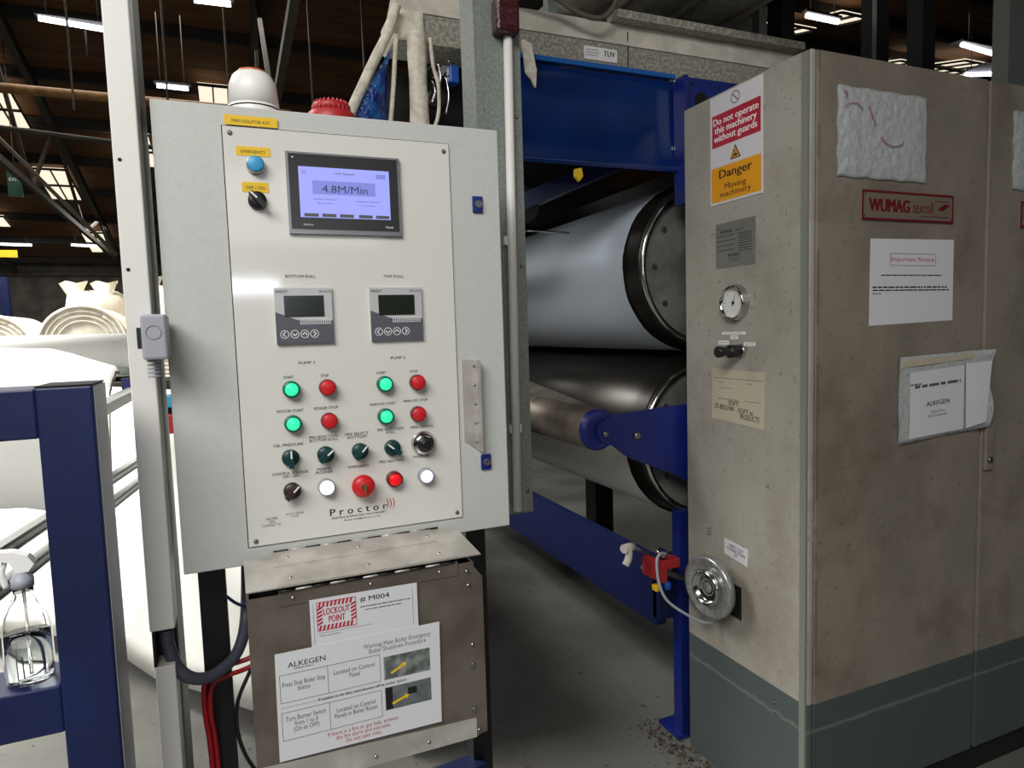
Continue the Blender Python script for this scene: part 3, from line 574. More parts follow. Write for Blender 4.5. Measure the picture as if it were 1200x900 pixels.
# ================================================================== GALVANISED CABLE TRUNKING AND CONDUIT
t = thing('vertical_trunking', (.6, 1.545, 1.145), 'tall galvanised steel trunking running up behind the right edge of control cabinet', 'trunking')
obj('trunking_body', MB().box(.5565, .671, 1.492, 1.583, 1.145, 4.3), 'galv', t); obj('cover', MB().box(.575, .669, 1.486, 1.491, 1.15, 4.25), 'galv', t)
obj('cabinet_bracket', MB().box(.47, .56, 1.471, 1.5, 1.3, 1.36), 'galv', t)
for z in (1.2, 1.75, 2.1): obj('screw', MB().lathe((.656, 1.486, z), (0, -1, 0), [(0, .005), (.003, .003)], 10), 'screw', t)
t = thing('white_conduit', (.627, 1.468, 1.16), 'thin white plastic conduit with brown taped head on the galvanised trunking', 'conduit')
obj('pipe', MB().cyl((.622, 1.475, 1.158), (.634, 1.475, 2.29), .0108, 14), 'pvc', t)
obj('taped_box', MB().box(.597, .655, 1.447, 1.486, 2.275, 2.352, bev=.007), 'brown', t)
for z in (1.35, 1.8): obj('clip', MB().box(.610, .640, 1.476, 1.487, z, z+.02), 'pvc', t)

# ================================================================== MACHINE: rolls
ROLLX, TZ, BZ, RR = 1.72, 1.82, 1.15, .326
def roll(name, z, label, full):
    t = thing(name, (ROLLX, 2.11, z-RR), label, 'roller', 'large calender rolls')
    obj('roll_shell', MB().lathe((ROLLX, 2.115, z), (0, 1, 0), [(0, .300), (0, .305), (.012, .314), (.085, .318), (.09, .322), (2.6, .322), (2.6, .05)], 96, cap=False), 'steel' if not full else 'rim', t)
    obj('end_ring', MB().lathe((ROLLX, 2.108, z), (0, 1, 0), [(.008, .284), (0, .286), (0, .302), (.008, .304)], 72, cap=False), 'chrome', t)
    obj('end_disc', MB().lathe((ROLLX, 2.13, z), (0, 1, 0), [(0, .286), (.02, .286)], 64), 'rimface', t)
    obj('journal', MB().lathe((ROLLX, 2.085, z), (0, 1, 0), [(0, .07), (.05, .07), (.05, .12), (.06, .12)], 32), 'rimface', t)
    for k in range(10):
        a = 2*pi*k/10; obj('bolt', MB().lathe((ROLLX+.235*cos(a), 2.13, z+.235*sin(a)), (0, -1, 0), [(0, .011), (.008, .011)], 6), 'screw', t)
    n = 48; a0, a1 = (0, 2*pi) if full else (R(176), R(330)); rows = []
    for j in (2.2, 2.26, 2.5, 3.2, 4.0, 4.7):
        rows.append([(ROLLX+(RR+.002)*cos(a0+(a1-a0)*i/n), j+.002*sin(i*1.7)*(j == 2.2), z+(RR+.002)*sin(a0+(a1-a0)*i/n)) for i in range(n+1)])
    obj('felt_cover', MB().grid(rows), 'fabric' if full else 'web', t, label='white felt sleeve' if full else 'white web wrapped under the steel roll'); return t
roll('top_roll', TZ, 'upper large roll covered in bluish white felt with black rim', True)
roll('bottom_roll', BZ, 'lower large dark steel roll with white web wrapped beneath it', False)
t = thing('guide_roller', (1.1816, 2.05, 1.16), 'small shiny steel guide roller with blue end hub in front of the lower roll', 'roller')
obj('roller_tube', MB().lathe((1.1816, 2.05, 1.238), (0, 1, 0), [(0, .072), (0, .077), (2.4, .077)], 40), 'alud', t)
obj('end_hub', MB().lathe((1.1816, 2.035, 1.238), (0, 1, 0), [(0, .035), (0, .068), (.006, .074), (.03, .074)], 36), 'blue', t)
obj('guide_plate', MB().prism([(1.165, 2.12, 1.313), (1.19, 2.12, 1.316), (1.40, 3.25, 1.345), (1.25, 3.25, 1.315)], (0, 0, .003)), 'alud', label='thin bright metal guide plate lying along top of the small guide roller', cat='plate')
# ---- blue frame of the machine
mf = thing('roll_machine', (1.6, 2.1, 0), 'dark blue steel frame of the roll machine with post, bracket and long side beam', 'machine frame')
sp_ = MB(); sp_.prism([(1.5465, 2.04, 2.034), (2.7, 2.04, 2.034), (2.7, 2.04, 2.49), (1.565, 2.04, 2.49), (1.5465, 2.04, 2.47)], (0, .02, 0)); sideplate = obj('side_plate', sp_, 'blue', mf)
obj('plate_flange', MB().box(1.532, 1.547, 1.995, 2.06, 2.034, 2.478), 'blue', sideplate)
for (x, z, rr) in ((1.640, 2.412, .030), (1.60, 2.470, .006), (1.72, 2.466, .006)): obj('hole', MB().lathe((x, 2.0395, z), (0, -1, 0), [(0, rr), (.0006, rr)], 24), 'dark', sideplate)
obj('post', MB().box(1.526, 1.572, 2.04, 2.09, 0, .894), 'blue', mf); obj('foot_plate', MB().box(1.50, 1.66, 2.03, 2.16, 0, .015), 'blue', mf)
obj('bearing_plate', MB().box(1.75, 2.55, 2.045, 2.075, .894, 2.034), 'mach', mf)
obj('side_beam', MB().box(1.455, 1.50, 2.10, 5.2, .44, .700), 'beamblue', mf); obj('beam_leg', MB().box(1.51, 1.58, 4.9, 5.0, 0, .62), 'navy', mf); obj('beam_end', MB().box(1.455, 1.56, 2.075, 2.12, .47, .715), 'navy', mf)
poly = [(1.24, 2.04, 1.288), (1.60, 2.04, 1.306), (1.60, 2.04, .98), (1.50, 2.04, 1.04), (1.30, 2.04, 1.125), (1.235, 2.04, 1.175), (1.19, 2.04, 1.19), (1.165, 2.04, 1.215), (1.165, 2.04, 1.25), (1.19, 2.04, 1.272)]
bk = obj('roller_bracket', MB().prism(poly, (0, -.018, 0)), 'blue', mf)
for (x, z, rr) in ((1.1963, 1.2226, .011), (1.3274, 1.2055, .015)): obj('bolt', MB().lathe((x, 2.022, z), (0, -1, 0), [(0, rr), (.008, rr), (.012, rr*.6)], 14), 'screw', bk)
obj('dark_leg', MB().box(2.28, 2.42, 4.0, 4.14, 0, .95), 'mach', mf)
strut((.85, 2.45, 1.99), (1.46, 2.30, 2.25), .1, .06, 'sloping_arm', 'navy', mf)
obj('idler_roll', MB().cyl((1.05, 2.35, 2.07), (1.05, 4.9, 2.07), .07, 24), 'mach', mf)
obj('rear_plate', MB().box(.75, 3.2, 5.2, 5.25, .75, 3.0), 'mach', mf)
obj('bearing_upright', MB().box(2.48, 2.58, 2.3, 5.2, .9, 2.5), 'mach', mf)
obj('guide_rod', MB().cyl((1.10, 2.6, 2.015), (1.38, 2.6, 2.008), .005, 8), 'chrome', mf)
# ---- hood: blue front sheet, trunking beam, ribs, dark interior
hd = thing('machine_hood', (1.5, 2.2, 2.14), 'grey galvanised hood beam with blue front sheet above the large rolls', 'hood')
rows = []
for (z, dy) in ((2.5, .035), (2.492, .004), (2.44, 0), (2.36, 0), (2.28, -.002), (2.22, -.008), (2.175, -.018), (2.150, -.032)): rows.append([(x, 2.075+dy, z) for x in (.88, 1.0, 1.2, 1.4, 1.543)])
rows2 = [[(x, y+.004, z) for (x, y, z) in q] for q in rows[::-1]]
bs = obj('front_sheet', MB().grid(rows+rows2+[rows[0]]), 'bluesheet', hd, label='glossy deep blue curved front sheet')
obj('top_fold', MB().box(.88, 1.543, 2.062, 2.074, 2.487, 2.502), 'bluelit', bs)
for (x, z) in ((1.528, 2.482), (1.532, 2.24)): obj('bolt', MB().lathe((x, 2.07, z), (0, -1, 0), [(0, .009), (.006, .008)], 8), 'chrome', bs)
obj('trunking_beam', MB().box(.525, 2.165, 2.10, 2.25, 2.503, 2.592), 'galvd', hd)
obj('beam_joint', MB().box(1.365, 1.368, 2.098, 2.10, 2.503, 2.64), 'dark', hd)
obj('dusty_ledge', MB().prism([(.53, 2.095, 2.592), (.53, 2.112, 2.668), (.53, 2.13, 2.668), (.53, 2.25, 2.60)], (1.63, 0, 0)), 'dusty', hd)
obj('top_angle', MB().box(1.30, 2.165, 2.06, 2.13, 2.668, 2.695), 'galvd', hd)
obj('dusty_corner', MB().box(.515, .617, 2.085, 2.26, 2.505, 2.596, bev=.012), 'dust', hd)
stk = MB().box(1.1879, 1.320, 2.097, 2.0995, 2.527, 2.571); sk = obj('white_sticker', stk, 'white', hd)
tp = Pl((0, 2.0965, 0), (1, 0, 0), (0, -1, 0)); text(tp, 'TUV', 1.288, 2.553, .045, 0, 'exitg', sk, h=.018, bold=.05); mb = MB()
for k in range(3): words(tp, 1.195, 1.245, 2.560-k*.009, .002, 0, mb)
obj('small_print', mb, 'inkg', sk)
obj('interior', MB().box(.75, 2.15, 2.26, 5.15, 2.503, 2.54), 'mach', hd)
for i in range(4):
    x = 1.30+i*.275; n_ = 10; ys = (1.3, 2.5, 4.7) if i < 3 else (2.35, 2.9, 4.7); rows = [[(x+.115-.115*cos(pi*k/n_)*1.0, y_, 2.90-.055*sin(pi*k/n_)+.03*(y_-1.2)) for k in range(n_+1)] for y_ in ys]
    back = [[(p[0], p[1], p[2]+.012) for p in q] for q in rows[::-1]]
    obj('hood_rib', MB().grid(rows+back+[rows[0]]), 'rib', hd)
    obj('rib_edge', MB().box(x+.228, x+.240, ys[0], 4.7, 2.885, 2.935), 'dusty', hd)
obj('hood_roof', MB().prism([(1.1, 1.25, 2.97), (2.14, 1.25, 2.97), (2.14, 4.8, 3.08), (1.1, 4.8, 3.08)], (0, 0, .01)), 'beamd', hd)
for x in (1.12, 2.09): obj('rib_support', MB().box(x, x+.04, 2.23, 2.27, 2.54, 2.97), 'galv', hd)
obj('loose_cable', MB().tube([(.80, 2.04, 2.71), (.98, 2.03, 2.68), (1.047, 2.03, 2.675), (1.1266, 2.03, 2.643), (1.2096, 2.03, 2.635), (1.27, 2.04, 2.68), (1.31, 2.08, 2.76), (1.36, 2.2, 2.86)], .009), 'rod', label='dusty loose grey cable looped over the ledge above the blue sheet', cat='cable')
obj('white_rag', MB().prism([(.925, 2.03, 2.53), (.955, 2.03, 2.52), (.972, 2.03, 2.44), (.968, 2.03, 2.385), (.955, 2.03, 2.41), (.935, 2.03, 2.43)], (0, .012, 0)), 'dust', label='small white rag hanging over the left corner of the blue sheet', cat='rag')
obj('orange_tag', MB().prism([(1.10, 2.02, 2.13), (1.125, 2.02, 2.135), (1.13, 2.02, 2.108), (1.115, 2.02, 2.09), (1.10, 2.02, 2.105)], (0, .012, 0)), 'yel', label='small orange tag hanging under the blue front sheet', cat='tag')
# ---- left end of the hood
le = thing('hood_end', (.6, 2.15, 1.0), 'lint-covered left end of machine hood with white post and dark side panel', 'hood')
mb = MB(); rows = []
for j in range(24):
    z = 1.0+j*1.52/23; rows.append([(.5865+(.029+.003*sin(j*2.1+i))*cos(2*pi*i/12), 2.08+.03*sin(2*pi*i/12), z) for i in range(13)])
obj('lint_post', MB().grid(rows), 'dust', le)
obj('side_panel', MB().box(.49, .90, 2.36, 2.40, .9, 2.50), 'mach', le)
for i, (x, z, l) in enumerate(((.665, 2.46, .10), (.69, 2.42, .12), (.645, 2.40, .07), (.70, 2.47, .05))): obj('hanging_hook', MB().tube([(x, 2.12, z), (x+.008, 2.12, z-l*.5), (x-.004, 2.12, z-l)], .004, 6), 'chrome', le)
obj('added_shade_panel', MB().box(.49, .52, 2.40, 5.2, .1, 1.30), 'mach', le)  # unseen panel added to keep the left light off the machine floor
obj('motor_block', MB().box(.63, .70, 2.16, 2.3, 2.30, 2.41, bev=.01).lathe((.665, 2.16, 2.355), (0, -1, 0), [(0, .03), (.03, .028)], 16), 'mach', le)
obj('blue_cap', MB().box(.698, .73, 2.10, 2.14, 2.395, 2.45, bev=.005), 'btag', le)
obj('lint_string', MB().tube([(.622, 2.05, 2.50), (.628, 2.05, 2.42), (.642, 2.05, 2.36), (.64, 2.05, 2.28), (.62, 2.05, 2.22)], .006, 6), 'dust', le)
pts = [(.372, 2.232), (.398, 2.30), (.437, 2.38), (.478, 2.445), (.505, 2.455), (.502, 2.40), (.492, 2.33), (.482, 2.232)]
rows = []
for k in range(9):
    tt = k/8; L = Vector((.368+.135*tt**1.1, 2.06, 2.225+.235*tt)); Rr = Vector((.482+.022*tt, 2.10, 2.225+.235*tt)); rows.append([L.lerp(Rr, i/8)+Vector((0, -.022*sin(pi*i/8)-.006*sin(i*2.3+k*1.9), 0)) for i in range(9)])
rb = [[q+Vector((0, .05, 0)) for q in a] for a in rows[::-1]]
wp = obj('plastic_wrap', MB().grid(rows+rb+[rows[0]]), 'wrap', label='crinkled shiny blue plastic wrap edged with white lint beside the hood', cat='wrap')
obj('lint_edge', MB().tube([(.36, 2.06, 2.20), (.372, 2.05, 2.26), (.405, 2.05, 2.33), (.45, 2.05, 2.42), (.492, 2.05, 2.50), (.522, 2.06, 2.585)], .015, 8), 'dust', wp)
obj('lint_edge', MB().tube([(.487, 2.06, 2.22), (.500, 2.055, 2.33), (.512, 2.055, 2.45), (.52, 2.06, 2.50)], .007, 6), 'dust', wp)
# ---- guard switch on the side beam
t = thing('guard_switch', (1.40, 1.97, .66), 'red electrical switch block with yellow and blue plugs beside the hand wheel', 'switch')
obj('switch_body', MB().prism([(1.335, 1.95, .765), (1.36, 1.95, .765), (1.40, 1.95, .725), (1.40, 1.95, .675), (1.385, 1.95, .672), (1.335, 1.95, .70)], (0, .06, 0)), 'horn', t)
obj('terminal_block', MB().box(1.385, 1.46, 1.955, 2.01, .718, .752, bev=.003), 'horn', t); obj('metal_lid', MB().lathe((1.395, 1.985, .76), (.2, -.3, 1), [(0, .022), (.02, .022), (.028, .015)], 16), 'chrome', t)
obj('switch_arm', MB().prism([(1.385, 1.96, .705), (1.50, 1.90, .66), (1.50, 1.90, .675), (1.395, 1.96, .722)], (0, .02, 0)), 'mach', t)
obj('yellow_plug', MB().box(1.345, 1.368, 1.94, 1.97, .650, .672, bev=.004), 'yel', t); obj('blue_plug', MB().lathe((1.40, 1.95, .648), (0, 0, 1), [(0, .012), (.02, .014), (.028, .01)], 12), 'btag', t)
obj('mounting_tab', MB().box(1.37, 1.46, 2.005, 2.075, .69, .70), 'galv', t)
t = thing('pipe_fitting', (1.27, 2.0, .74), 'small worn steel fitting at the end of the blue side beam', 'fitting')
obj('fitting_arm', MB().tube([(1.262, 2.0, .815), (1.272, 2.0, .79), (1.268, 2.0, .765), (1.256, 2.0, .745)], .013, 10), 'dusty', t); obj('fitting_head', MB().cyl((1.245, 1.99, .81), (1.30, 2.02, .802), .016, 12), 'dusty', t); obj('stem', MB().cyl((1.30, 2.02, .803), (1.46, 2.085, .70), .006, 8), 'screw', t)
obj('switch_cable', MB().tube([(1.385, 1.95, .77), (1.36, 1.93, .793), (1.335, 1.92, .772), (1.33, 1.90, .70), (1.35, 1.88, .64), (1.41, 1.85, .59), (1.46, 1.83, .562), (1.50, 1.82, .56), (1.53, 1.81, .60)], .005), 'grpl', label='thin grey cable looping from the red switch under the hand wheel', cat='cable')

# ================================================================== LARGE GREY CABINET
cb = thing('machine_cabinet', (2.3, 1.7, 0), 'large worn beige-grey two-door machine cabinet with grey-green painted skirt', 'cabinet')
body = MB(); body.box(1.5245, 1.528, 1.46, 1.989, 0.0, 2.349).box(1.528, 3.10, 1.46, 1.989, 0.0, 2.345); obj('cabinet_body', body, 'cab', cb)
obj('corner_strip', MB().box(1.5225, 1.5300, 1.440, 1.462, .0, 2.347), 'grngrey', cb); obj('door_return', MB().box(1.5315, 1.5500, 1.436, 1.459, .10, 2.352, bev=.004), 'cab', cb)
obj('kick_shadow_strip', MB().box(1.56, 3.08, 1.452, 1.46, 0, .10), 'dark', cb)  # shadow below the doors, put in as a black strip
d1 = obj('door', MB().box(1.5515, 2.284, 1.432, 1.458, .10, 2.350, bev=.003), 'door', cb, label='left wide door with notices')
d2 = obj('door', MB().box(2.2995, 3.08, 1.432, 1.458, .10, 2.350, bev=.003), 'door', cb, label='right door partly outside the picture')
obj('door_gap', MB().box(2.284, 2.2995, 1.446, 1.458, .10, 2.349), 'dust', cb)
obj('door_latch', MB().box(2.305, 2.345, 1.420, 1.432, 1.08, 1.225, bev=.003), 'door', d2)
mb = MB(); mb.lathe((2.325, 1.42, 1.115), (0, -1, 0), [(0, .012), (.006, .010)], 12); obj('lock_core', mb, 'screw', d2)
DR = Pl((0, 1.432, 0), (1, 0, 0), (0, -1, 0)); SD = Pl((1.5245, 0, 0), (0, -1, 0), (-1, 0, 0))
# nameplates
def nameplate(x0, x1, z0, z1, d):
    o = obj('nameplate', rect(DR, x0, x1, z0, z1, 0, .004), 'brassp', d); obj('nameplate_frame', frame(DR, x0, x1, z0, z1, .006, .004, .0055), 'maroon', o)
    text(DR, 'WUMAG', x0+.115, (z0+z1)/2+.001, .170, .0046, 'maroon', o, h=.038, bold=.09); text(DR, 'texroll', x0+.262, (z0+z1)/2, .092, .0046, 'maroon', o, h=.034, shear=.15)
    mb = MB(); rect(DR, x0+.315, x0+.38, z1-.022, z1-.020, .0042, .0046, mb); rect(DR, x0+.25, x0+.38, z0+.016, z0+.018, .0042, .0046, mb)
    mb.prism([DR.p(x0+.325, z0+.04, .0042), DR.p(x0+.35, z0+.036, .0042), DR.p(x0+.385, z0+.054, .0042), DR.p(x0+.36, z0+.058, .0042)], DR.n*.0004); obj('logo_line', mb, 'maroon', o)
    for (a, b) in ((x0+.012, z0+.012), (x0+.012, z1-.012), (x1-.012, z1-.012), (x1-.012, z0+.012)): obj('rivet', MB().lathe(DR.p(a, b, .004), DR.n, [(0, .003), (.002, .002)], 8), 'chrome', o)
nameplate(1.7235, 2.1230, 1.890, 1.976, d1); nameplate(2.462, 2.862, 1.888, 1.974, d2)
# sleeves and notices taped on the doors
def crumple(x0, x1, z0, z1, name, label, amp=.006, m='crump', cat='notice', seed=1):
    random.seed(seed); rows = []
    n = 26
    ns_ = [[random.uniform(-1, 1) for _ in range(n+1)] for _ in range(n+1)]
    for j in range(n+1):
        rw = []
        for i in range(n+1):
            e = min(i, j, n-i, n-j)/3; e = min(e, 1); rw.append((x0+(x1-x0)*i/n+.002*sin(j*.7), 1.4305-.002-(amp*abs(ns_[j][i])*.5+amp*.6)*e, z0+(z1-z0)*j/n+.0015*sin(i*.9)))
        rows.append(rw)
    back = [[(p[0], 1.4315, p[2]) for p in q] for q in rows[::-1]]
    return obj(name, MB().grid(rows+back+[rows[0]]), m, label=label, cat=cat)
o = crumple(1.626, 1.993, 2.008, 2.262, 'crumpled_notice', 'crumpled shiny notice sleeve at top of the left cabinet door', .004)
mb = MB()
for pts_ in ([(1.645, 2.20), (1.66, 2.21), (1.69, 2.215), (1.715, 2.20)], [(1.74, 2.215), (1.75, 2.19), (1.765, 2.165), (1.76, 2.16)], [(1.79, 2.13), (1.81, 2.112), (1.84, 2.105), (1.87, 2.110), (1.885, 2.118)], [(1.64, 2.245), (1.655, 2.238), (1.645, 2.228)]):
    mb.tube([(x, 1.4205, z) for x, z in pts_], .0012, 6)
obj('red_scrawl', mb, 'scrawl', o)
crumple(2.415, 2.72, 2.010, 2.265, 'crumpled_notice', 'crumpled notice sleeve at the right picture edge on the second door', .005, seed=5)
t = thing('important_notice', (1.95, 1.43, 1.58), 'flat white notice with small red framed heading below the nameplate', 'notice')
obj('sheet', MB().prism([DR.p(1.7625, 1.5775, .0004), DR.p(2.1350, 1.586, .0004), DR.p(2.1340, 1.840, .0004), DR.p(1.7650, 1.8355, .0004)], DR.n*.0012), 'paper', t)
text(DR, 'Important Notice', 1.948, 1.7745, .190, .0019, 'redink', t, h=.018); obj('heading_frame', frame(DR, 1.848, 2.050, 1.757, 1.794, .0015, .0017, .0020), 'inkg', t)
mb = MB(); words(DR, 1.81, 2.08, 1.728, .0035, .0017, mb, wl=(.01, .03)); words(DR, 1.775, 2.105, 1.692, .0045, .0017, mb, wl=(.008, .03)); words(DR, 1.775, 2.115, 1.683, .0040, .0017, mb, wl=(.008, .03)); words(DR, 1.775, 1.81, 1.673, .003, .0017, mb); obj('small_print', mb, 'ink', t)
t = thing('document_pouch', (2.1, 1.42, 1.205), 'wrinkled clear pouch of white papers hanging crooked across the door seam', 'pouch')
rows = []; back = []
n = 16
for j in range(n+1):
    a = j/n; rw = []
    for i in range(n+1):
        b = i/n; x = 1.8905+(2.318-1.8905)*b-.010*(1-a)*b; z = 1.206+(1.477-1.206)*a+.010*b*a+.022*b*(1-a); yb = 1.4285-.003-(.012*max(0, b-.72)/.28*(1+.5*sin(a*7)))-.0015*sin(a*9+b*11)
        if b > .95: x += .006*sin(a*8)
        rw.append((x, yb, z))
    rows.append(rw)
back = [[(p[0], p[1]+.0025, p[2]) for p in q] for q in rows[::-1]]
obj('sleeve', MB().grid(rows+back+[rows[0]]), 'crump', t)
PK = Pl((1.925, 1.4245, 1.228), (.9990, 0, .045), (0, -1, 0))
obj('inner_sheet', rect(PK, .01, .262, -.008, .200, .0015, .0025), 'paper', t)
text(PK, 'ALKEGEN', .138, .093, .108, .0028, 'ink', t, h=.015, bold=.03); text(PK, 'Safety & Fire\nRisk Assessment', .138, .060, .085, .0028, 'inkg', t, h=.022)
mb = MB(); words(PK, .03, .245, .152, .009, .0027, mb, wl=(.02, .06)); words(PK, .01, .06, .160, .005, .0027, mb); obj('small_print', mb, 'inkg', t)
mb = MB(); rect(PK, -.028, .392, .218, .238, .0005, .002, mb); obj('top_seal', mb, 'paperc', t); obj('white_flap', MB().prism([PK.p(.265, -.006, .010), PK.p(.355, .005, .016), PK.p(.375, .205, .018), PK.p(.262, .205, .008)], PK.n*.001), 'paper', t)
# ---- side face fittings  (u = -Y)
t = thing('warning_sign', (1.523, 1.728, 1.99), 'tall warning sign with red and amber panels on the cabinet side', 'sign')
u0, u1, v0, v1 = -1.8480, -1.6090, 1.992, 2.343
obj('sign_board', rect(SD, u0, u1, v0, v1, .0005, .003), 'signw', t); W = u1-u0
obj('red_panel', rect(SD, u0+.010, u1-.008, 2.178, 2.282, .003, .0036), 'signred', t); text(SD, 'Do not operate\nthis machinery\nwithout guards', (u0+u1)/2, 2.229, .205, .0039, 'white', t, h=.083, bold=.035)
obj('amber_panel', rect(SD, u0+.006, u1-.006, 2.000, 2.112, .003, .0036), 'amber', t); text(SD, 'Danger', (u0+u1)/2, 2.083, .150, .0039, 'ink', t, h=.036, bold=.03); text(SD, 'Moving\nmachinery', (u0+u1)/2, 2.030, .142, .0039, 'ink', t, h=.048, bold=.01)
mb = ring(SD, -1.728, 2.314, .017, .020, .003, .0036); mb.prism([SD.p(-1.742, 2.3255, .003), SD.p(-1.7395, 2.328, .003), SD.p(-1.714, 2.3025, .003), SD.p(-1.7165, 2.300, .003)], SD.n*.0006); obj('prohibition_symbol', mb, 'inkg', t)
tr = obj('hazard_triangle', MB().prism([SD.p(-1.752, 2.124, .003), SD.p(-1.704, 2.124, .003), SD.p(-1.728, 2.168, .003)], SD.n*.0006), 'ink', t); obj('triangle_field', MB().prism([SD.p(-1.746, 2.1272, .0036), SD.p(-1.710, 2.1272, .0036), SD.p(-1.728, 2.160, .0036)], SD.n*.0003), 'amber', tr)
mb = MB(); mb.prism([SD.p(-1.740, 2.131, .0039), SD.p(-1.718, 2.131, .0039), SD.p(-1.720, 2.139, .0039), SD.p(-1.736, 2.137, .0039)], SD.n*.0002); ring(SD, -1.729, 2.145, .003, .005, .0039, .0041, mb); obj('pictogram', mb, 'ink', tr)
o = obj('rating_plate', rect(SD, -1.8255, -1.6420, 1.782, 1.928, 0, .0015), 'plate', cb)
text(SD, 'WUMAG', -1.775, 1.899, .058, .0017, 'ink', o, h=.011, bold=.05); text(SD, 'texroll', -1.715, 1.899, .038, .0017, 'ink', o, h=.010); text(SD, 'WUMAG', -1.740, 1.820, .055, .0017, 'ink', o, h=.010, bold=.05)
mb = MB()
for k in range(8):
    v = 1.885-k*.0078
    if k % 2 == 0: words(SD, -1.818, -1.735, v, .0022, .0015, mb, wl=(.01, .04))
    words(SD, -1.718, -1.658, v, .0022, .0015, mb, wl=(.02, .06))
words(SD, -1.76, -1.71, 1.808, .0015, .0015, mb); words(SD, -1.76, -1.715, 1.801, .0015, .0015, mb); obj('small_print', mb, 'ink', o)
for (a, b) in ((-1.812, 1.912), (-1.655, 1.915), (-1.814, 1.795), (-1.655, 1.797)): obj('rivet', MB().lathe(SD.p(a, b, .0015), SD.n, [(0, .004), (.002, .003)], 8), 'screw', o)
g = obj('pressure_gauge', MB().lathe(SD.p(-1.7285, 1.664, 0), SD.n, [(0, .060), (.004, .060), (.010, .056), (.022, .056), (.026, .053), (.026, .049), (.013, .047)], 40, cap=False), 'chrome', cb, label='round chrome pressure gauge')
obj('dial', MB().lathe(SD.p(-1.7285, 1.664, .013), SD.n, [(0, .049), (.001, .049)], 40), 'gauge', g); mb = MB()
for k in range(19):
    a = R(225-k*15); ra, rb = (.036, .044) if k % 3 == 0 else (.040, .044); q = Vector((cos(a), sin(a))); pq = Vector((-q.y, q.x))*.0010
    mb.prism([SD.p(-1.7285+p.x, 1.664+p.y, .0141) for p in (q*ra+pq, q*rb+pq, q*rb-pq, q*ra-pq)], SD.n*.0004)
q = Vector((cos(R(70)), sin(R(70)))); pq = Vector((-q.y, q.x))*.0018; mb.prism([SD.p(-1.7285+p.x, 1.664+p.y, .0145) for p in (q*-.012+pq, q*.034, q*-.012-pq)], SD.n*.0006); mb.lathe(SD.p(-1.7285, 1.664, .014), SD.n, [(0, .006), (.003, .005)], 12); obj('scale_and_needle', mb, 'ink', g)
# key selector
k_ = obj('selector_switch', MB().lathe(SD.p(-1.708, 1.508, 0), SD.n, [(0, .0235), (.006, .0225), (.012, .020)], 28), 'chrome', cb, label='black selector switch with chrome collar'); obj('switch_knob', MB().lathe(SD.p(-1.708, 1.508, .010), SD.n, [(0, .021), (.040, .021), (.043, .015), (.058, .015), (.075, .0185), (.086, .018), (.089, .013)], 24), 'black', k_)
for (a0, a1, b0, b1, s_) in ((-1.797, -1.687, 1.561, 1.570, 'FEED TENSION CONTROL'), (-1.757, -1.722, 1.546, 1.558, 'OFF'), (-1.815, -1.765, 1.528, 1.541, 'MANUAL'), (-1.715+.02, -1.645, 1.524, 1.536, 'AUTO')):
    o = obj('strip_label', rect(SD, a0, a1, b0, b1, 0, .001), 'white', cb); text(SD, s_, (a0+a1)/2, (b0+b1)/2, (a1-a0)*.8, .0012, 'inkg', o, h=(b1-b0)*.45)
t = thing('handwritten_note', (1.523, 1.73, 1.262), 'yellowed handwritten paper note taped below the selector switch', 'note')
obj('sheet', MB().prism([SD.p(-1.8525, 1.274, .0004), SD.p(-1.6045, 1.262, .0004), SD.p(-1.6015, 1.442, .0004), SD.p(-1.848, 1.447, .0004)], SD.n*.001), 'paperc', t)
text(SD, 'SOFT\n25 BELOW - SOFT m', -1.745, 1.324, .185, .0016, 'ink', t, h=.036, rot=-.06, shear=.2, bold=.03); text(SD, 'PRODUCTS', -1.67, 1.292, .088, .0016, 'ink', t, h=.018, rot=-.05, shear=.2, bold=.03)
mb = MB(); rect(SD, -1.84, -1.61, 1.414, 1.4155, .0014, .0017, mb)
for (a, b, v) in ((-1.815, -1.790, 1.400), (-1.68, -1.66, 1.402), (-1.815, -1.75, 1.382), (-1.82, -1.72, 1.345), (-1.69, -1.62, 1.345)): words(SD, a, b, v, .002, .0014, mb)
obj('faint_writing', mb, 'inkg', t)
t = thing('small_sticker', (1.523, 1.735, .80), 'small white handwritten sticker above the hand wheel', 'sticker')
obj('sheet', MB().prism([SD.p(-1.7923, .811, .0003), SD.p(-1.681, .796, .0003), SD.p(-1.677, .855, .0003), SD.p(-1.792, .865, .0003)], SD.n*.0008), 'signw', t); text(SD, 'DRIFT CUT\nCORRECTION\n10', -1.735, .831, .088, .0013, 'ink', t, h=.036, rot=-.12, bold=.03)
text(SD, '25', -1.872, .865, .022, .0006, 'inkg', cb, h=.028, name='pen_mark')
for z in (.392, .362): obj('screw', MB().lathe(SD.p(-1.5426-.02, z, 0), SD.n, [(0, .006), (.003, .004)], 10), 'screw', cb)
# slot and hand wheel
sl = obj('wheel_slot', rect(SD, -1.800, -1.7095, .602, .716, 0, .0008), 'dark', cb)
hw = thing('hand_wheel', (1.42, 1.785, .61), 'round silver aluminium hand wheel sticking out of the cabinet side slot', 'hand wheel')
cx = Vector((1.455, 1.785, .706)); ax = Vector((-1, -.10, .0))
obj('wheel_disc', MB().lathe(cx, ax, [(-.004, .060), (-.012, .098), (-.008, .106), (.010, .108), (.016, .104), (.018, .094), (.010, .078), (.006, .062)], 56), 'wheel', hw)
obj('wheel_hub', MB().lathe(cx, ax, [(-.02, .050), (.010, .062), (.022, .060), (.028, .056), (.028, .051), (.012, .048), (.010, .044)], 48), 'chrome', hw)
obj('hub_face', MB().lathe(cx, ax, [(.004, .049), (.010, .040), (.006, .036), (.012, .026), (.008, .022), (.014, .012), (.014, .002)], 40), 'wheel', hw)
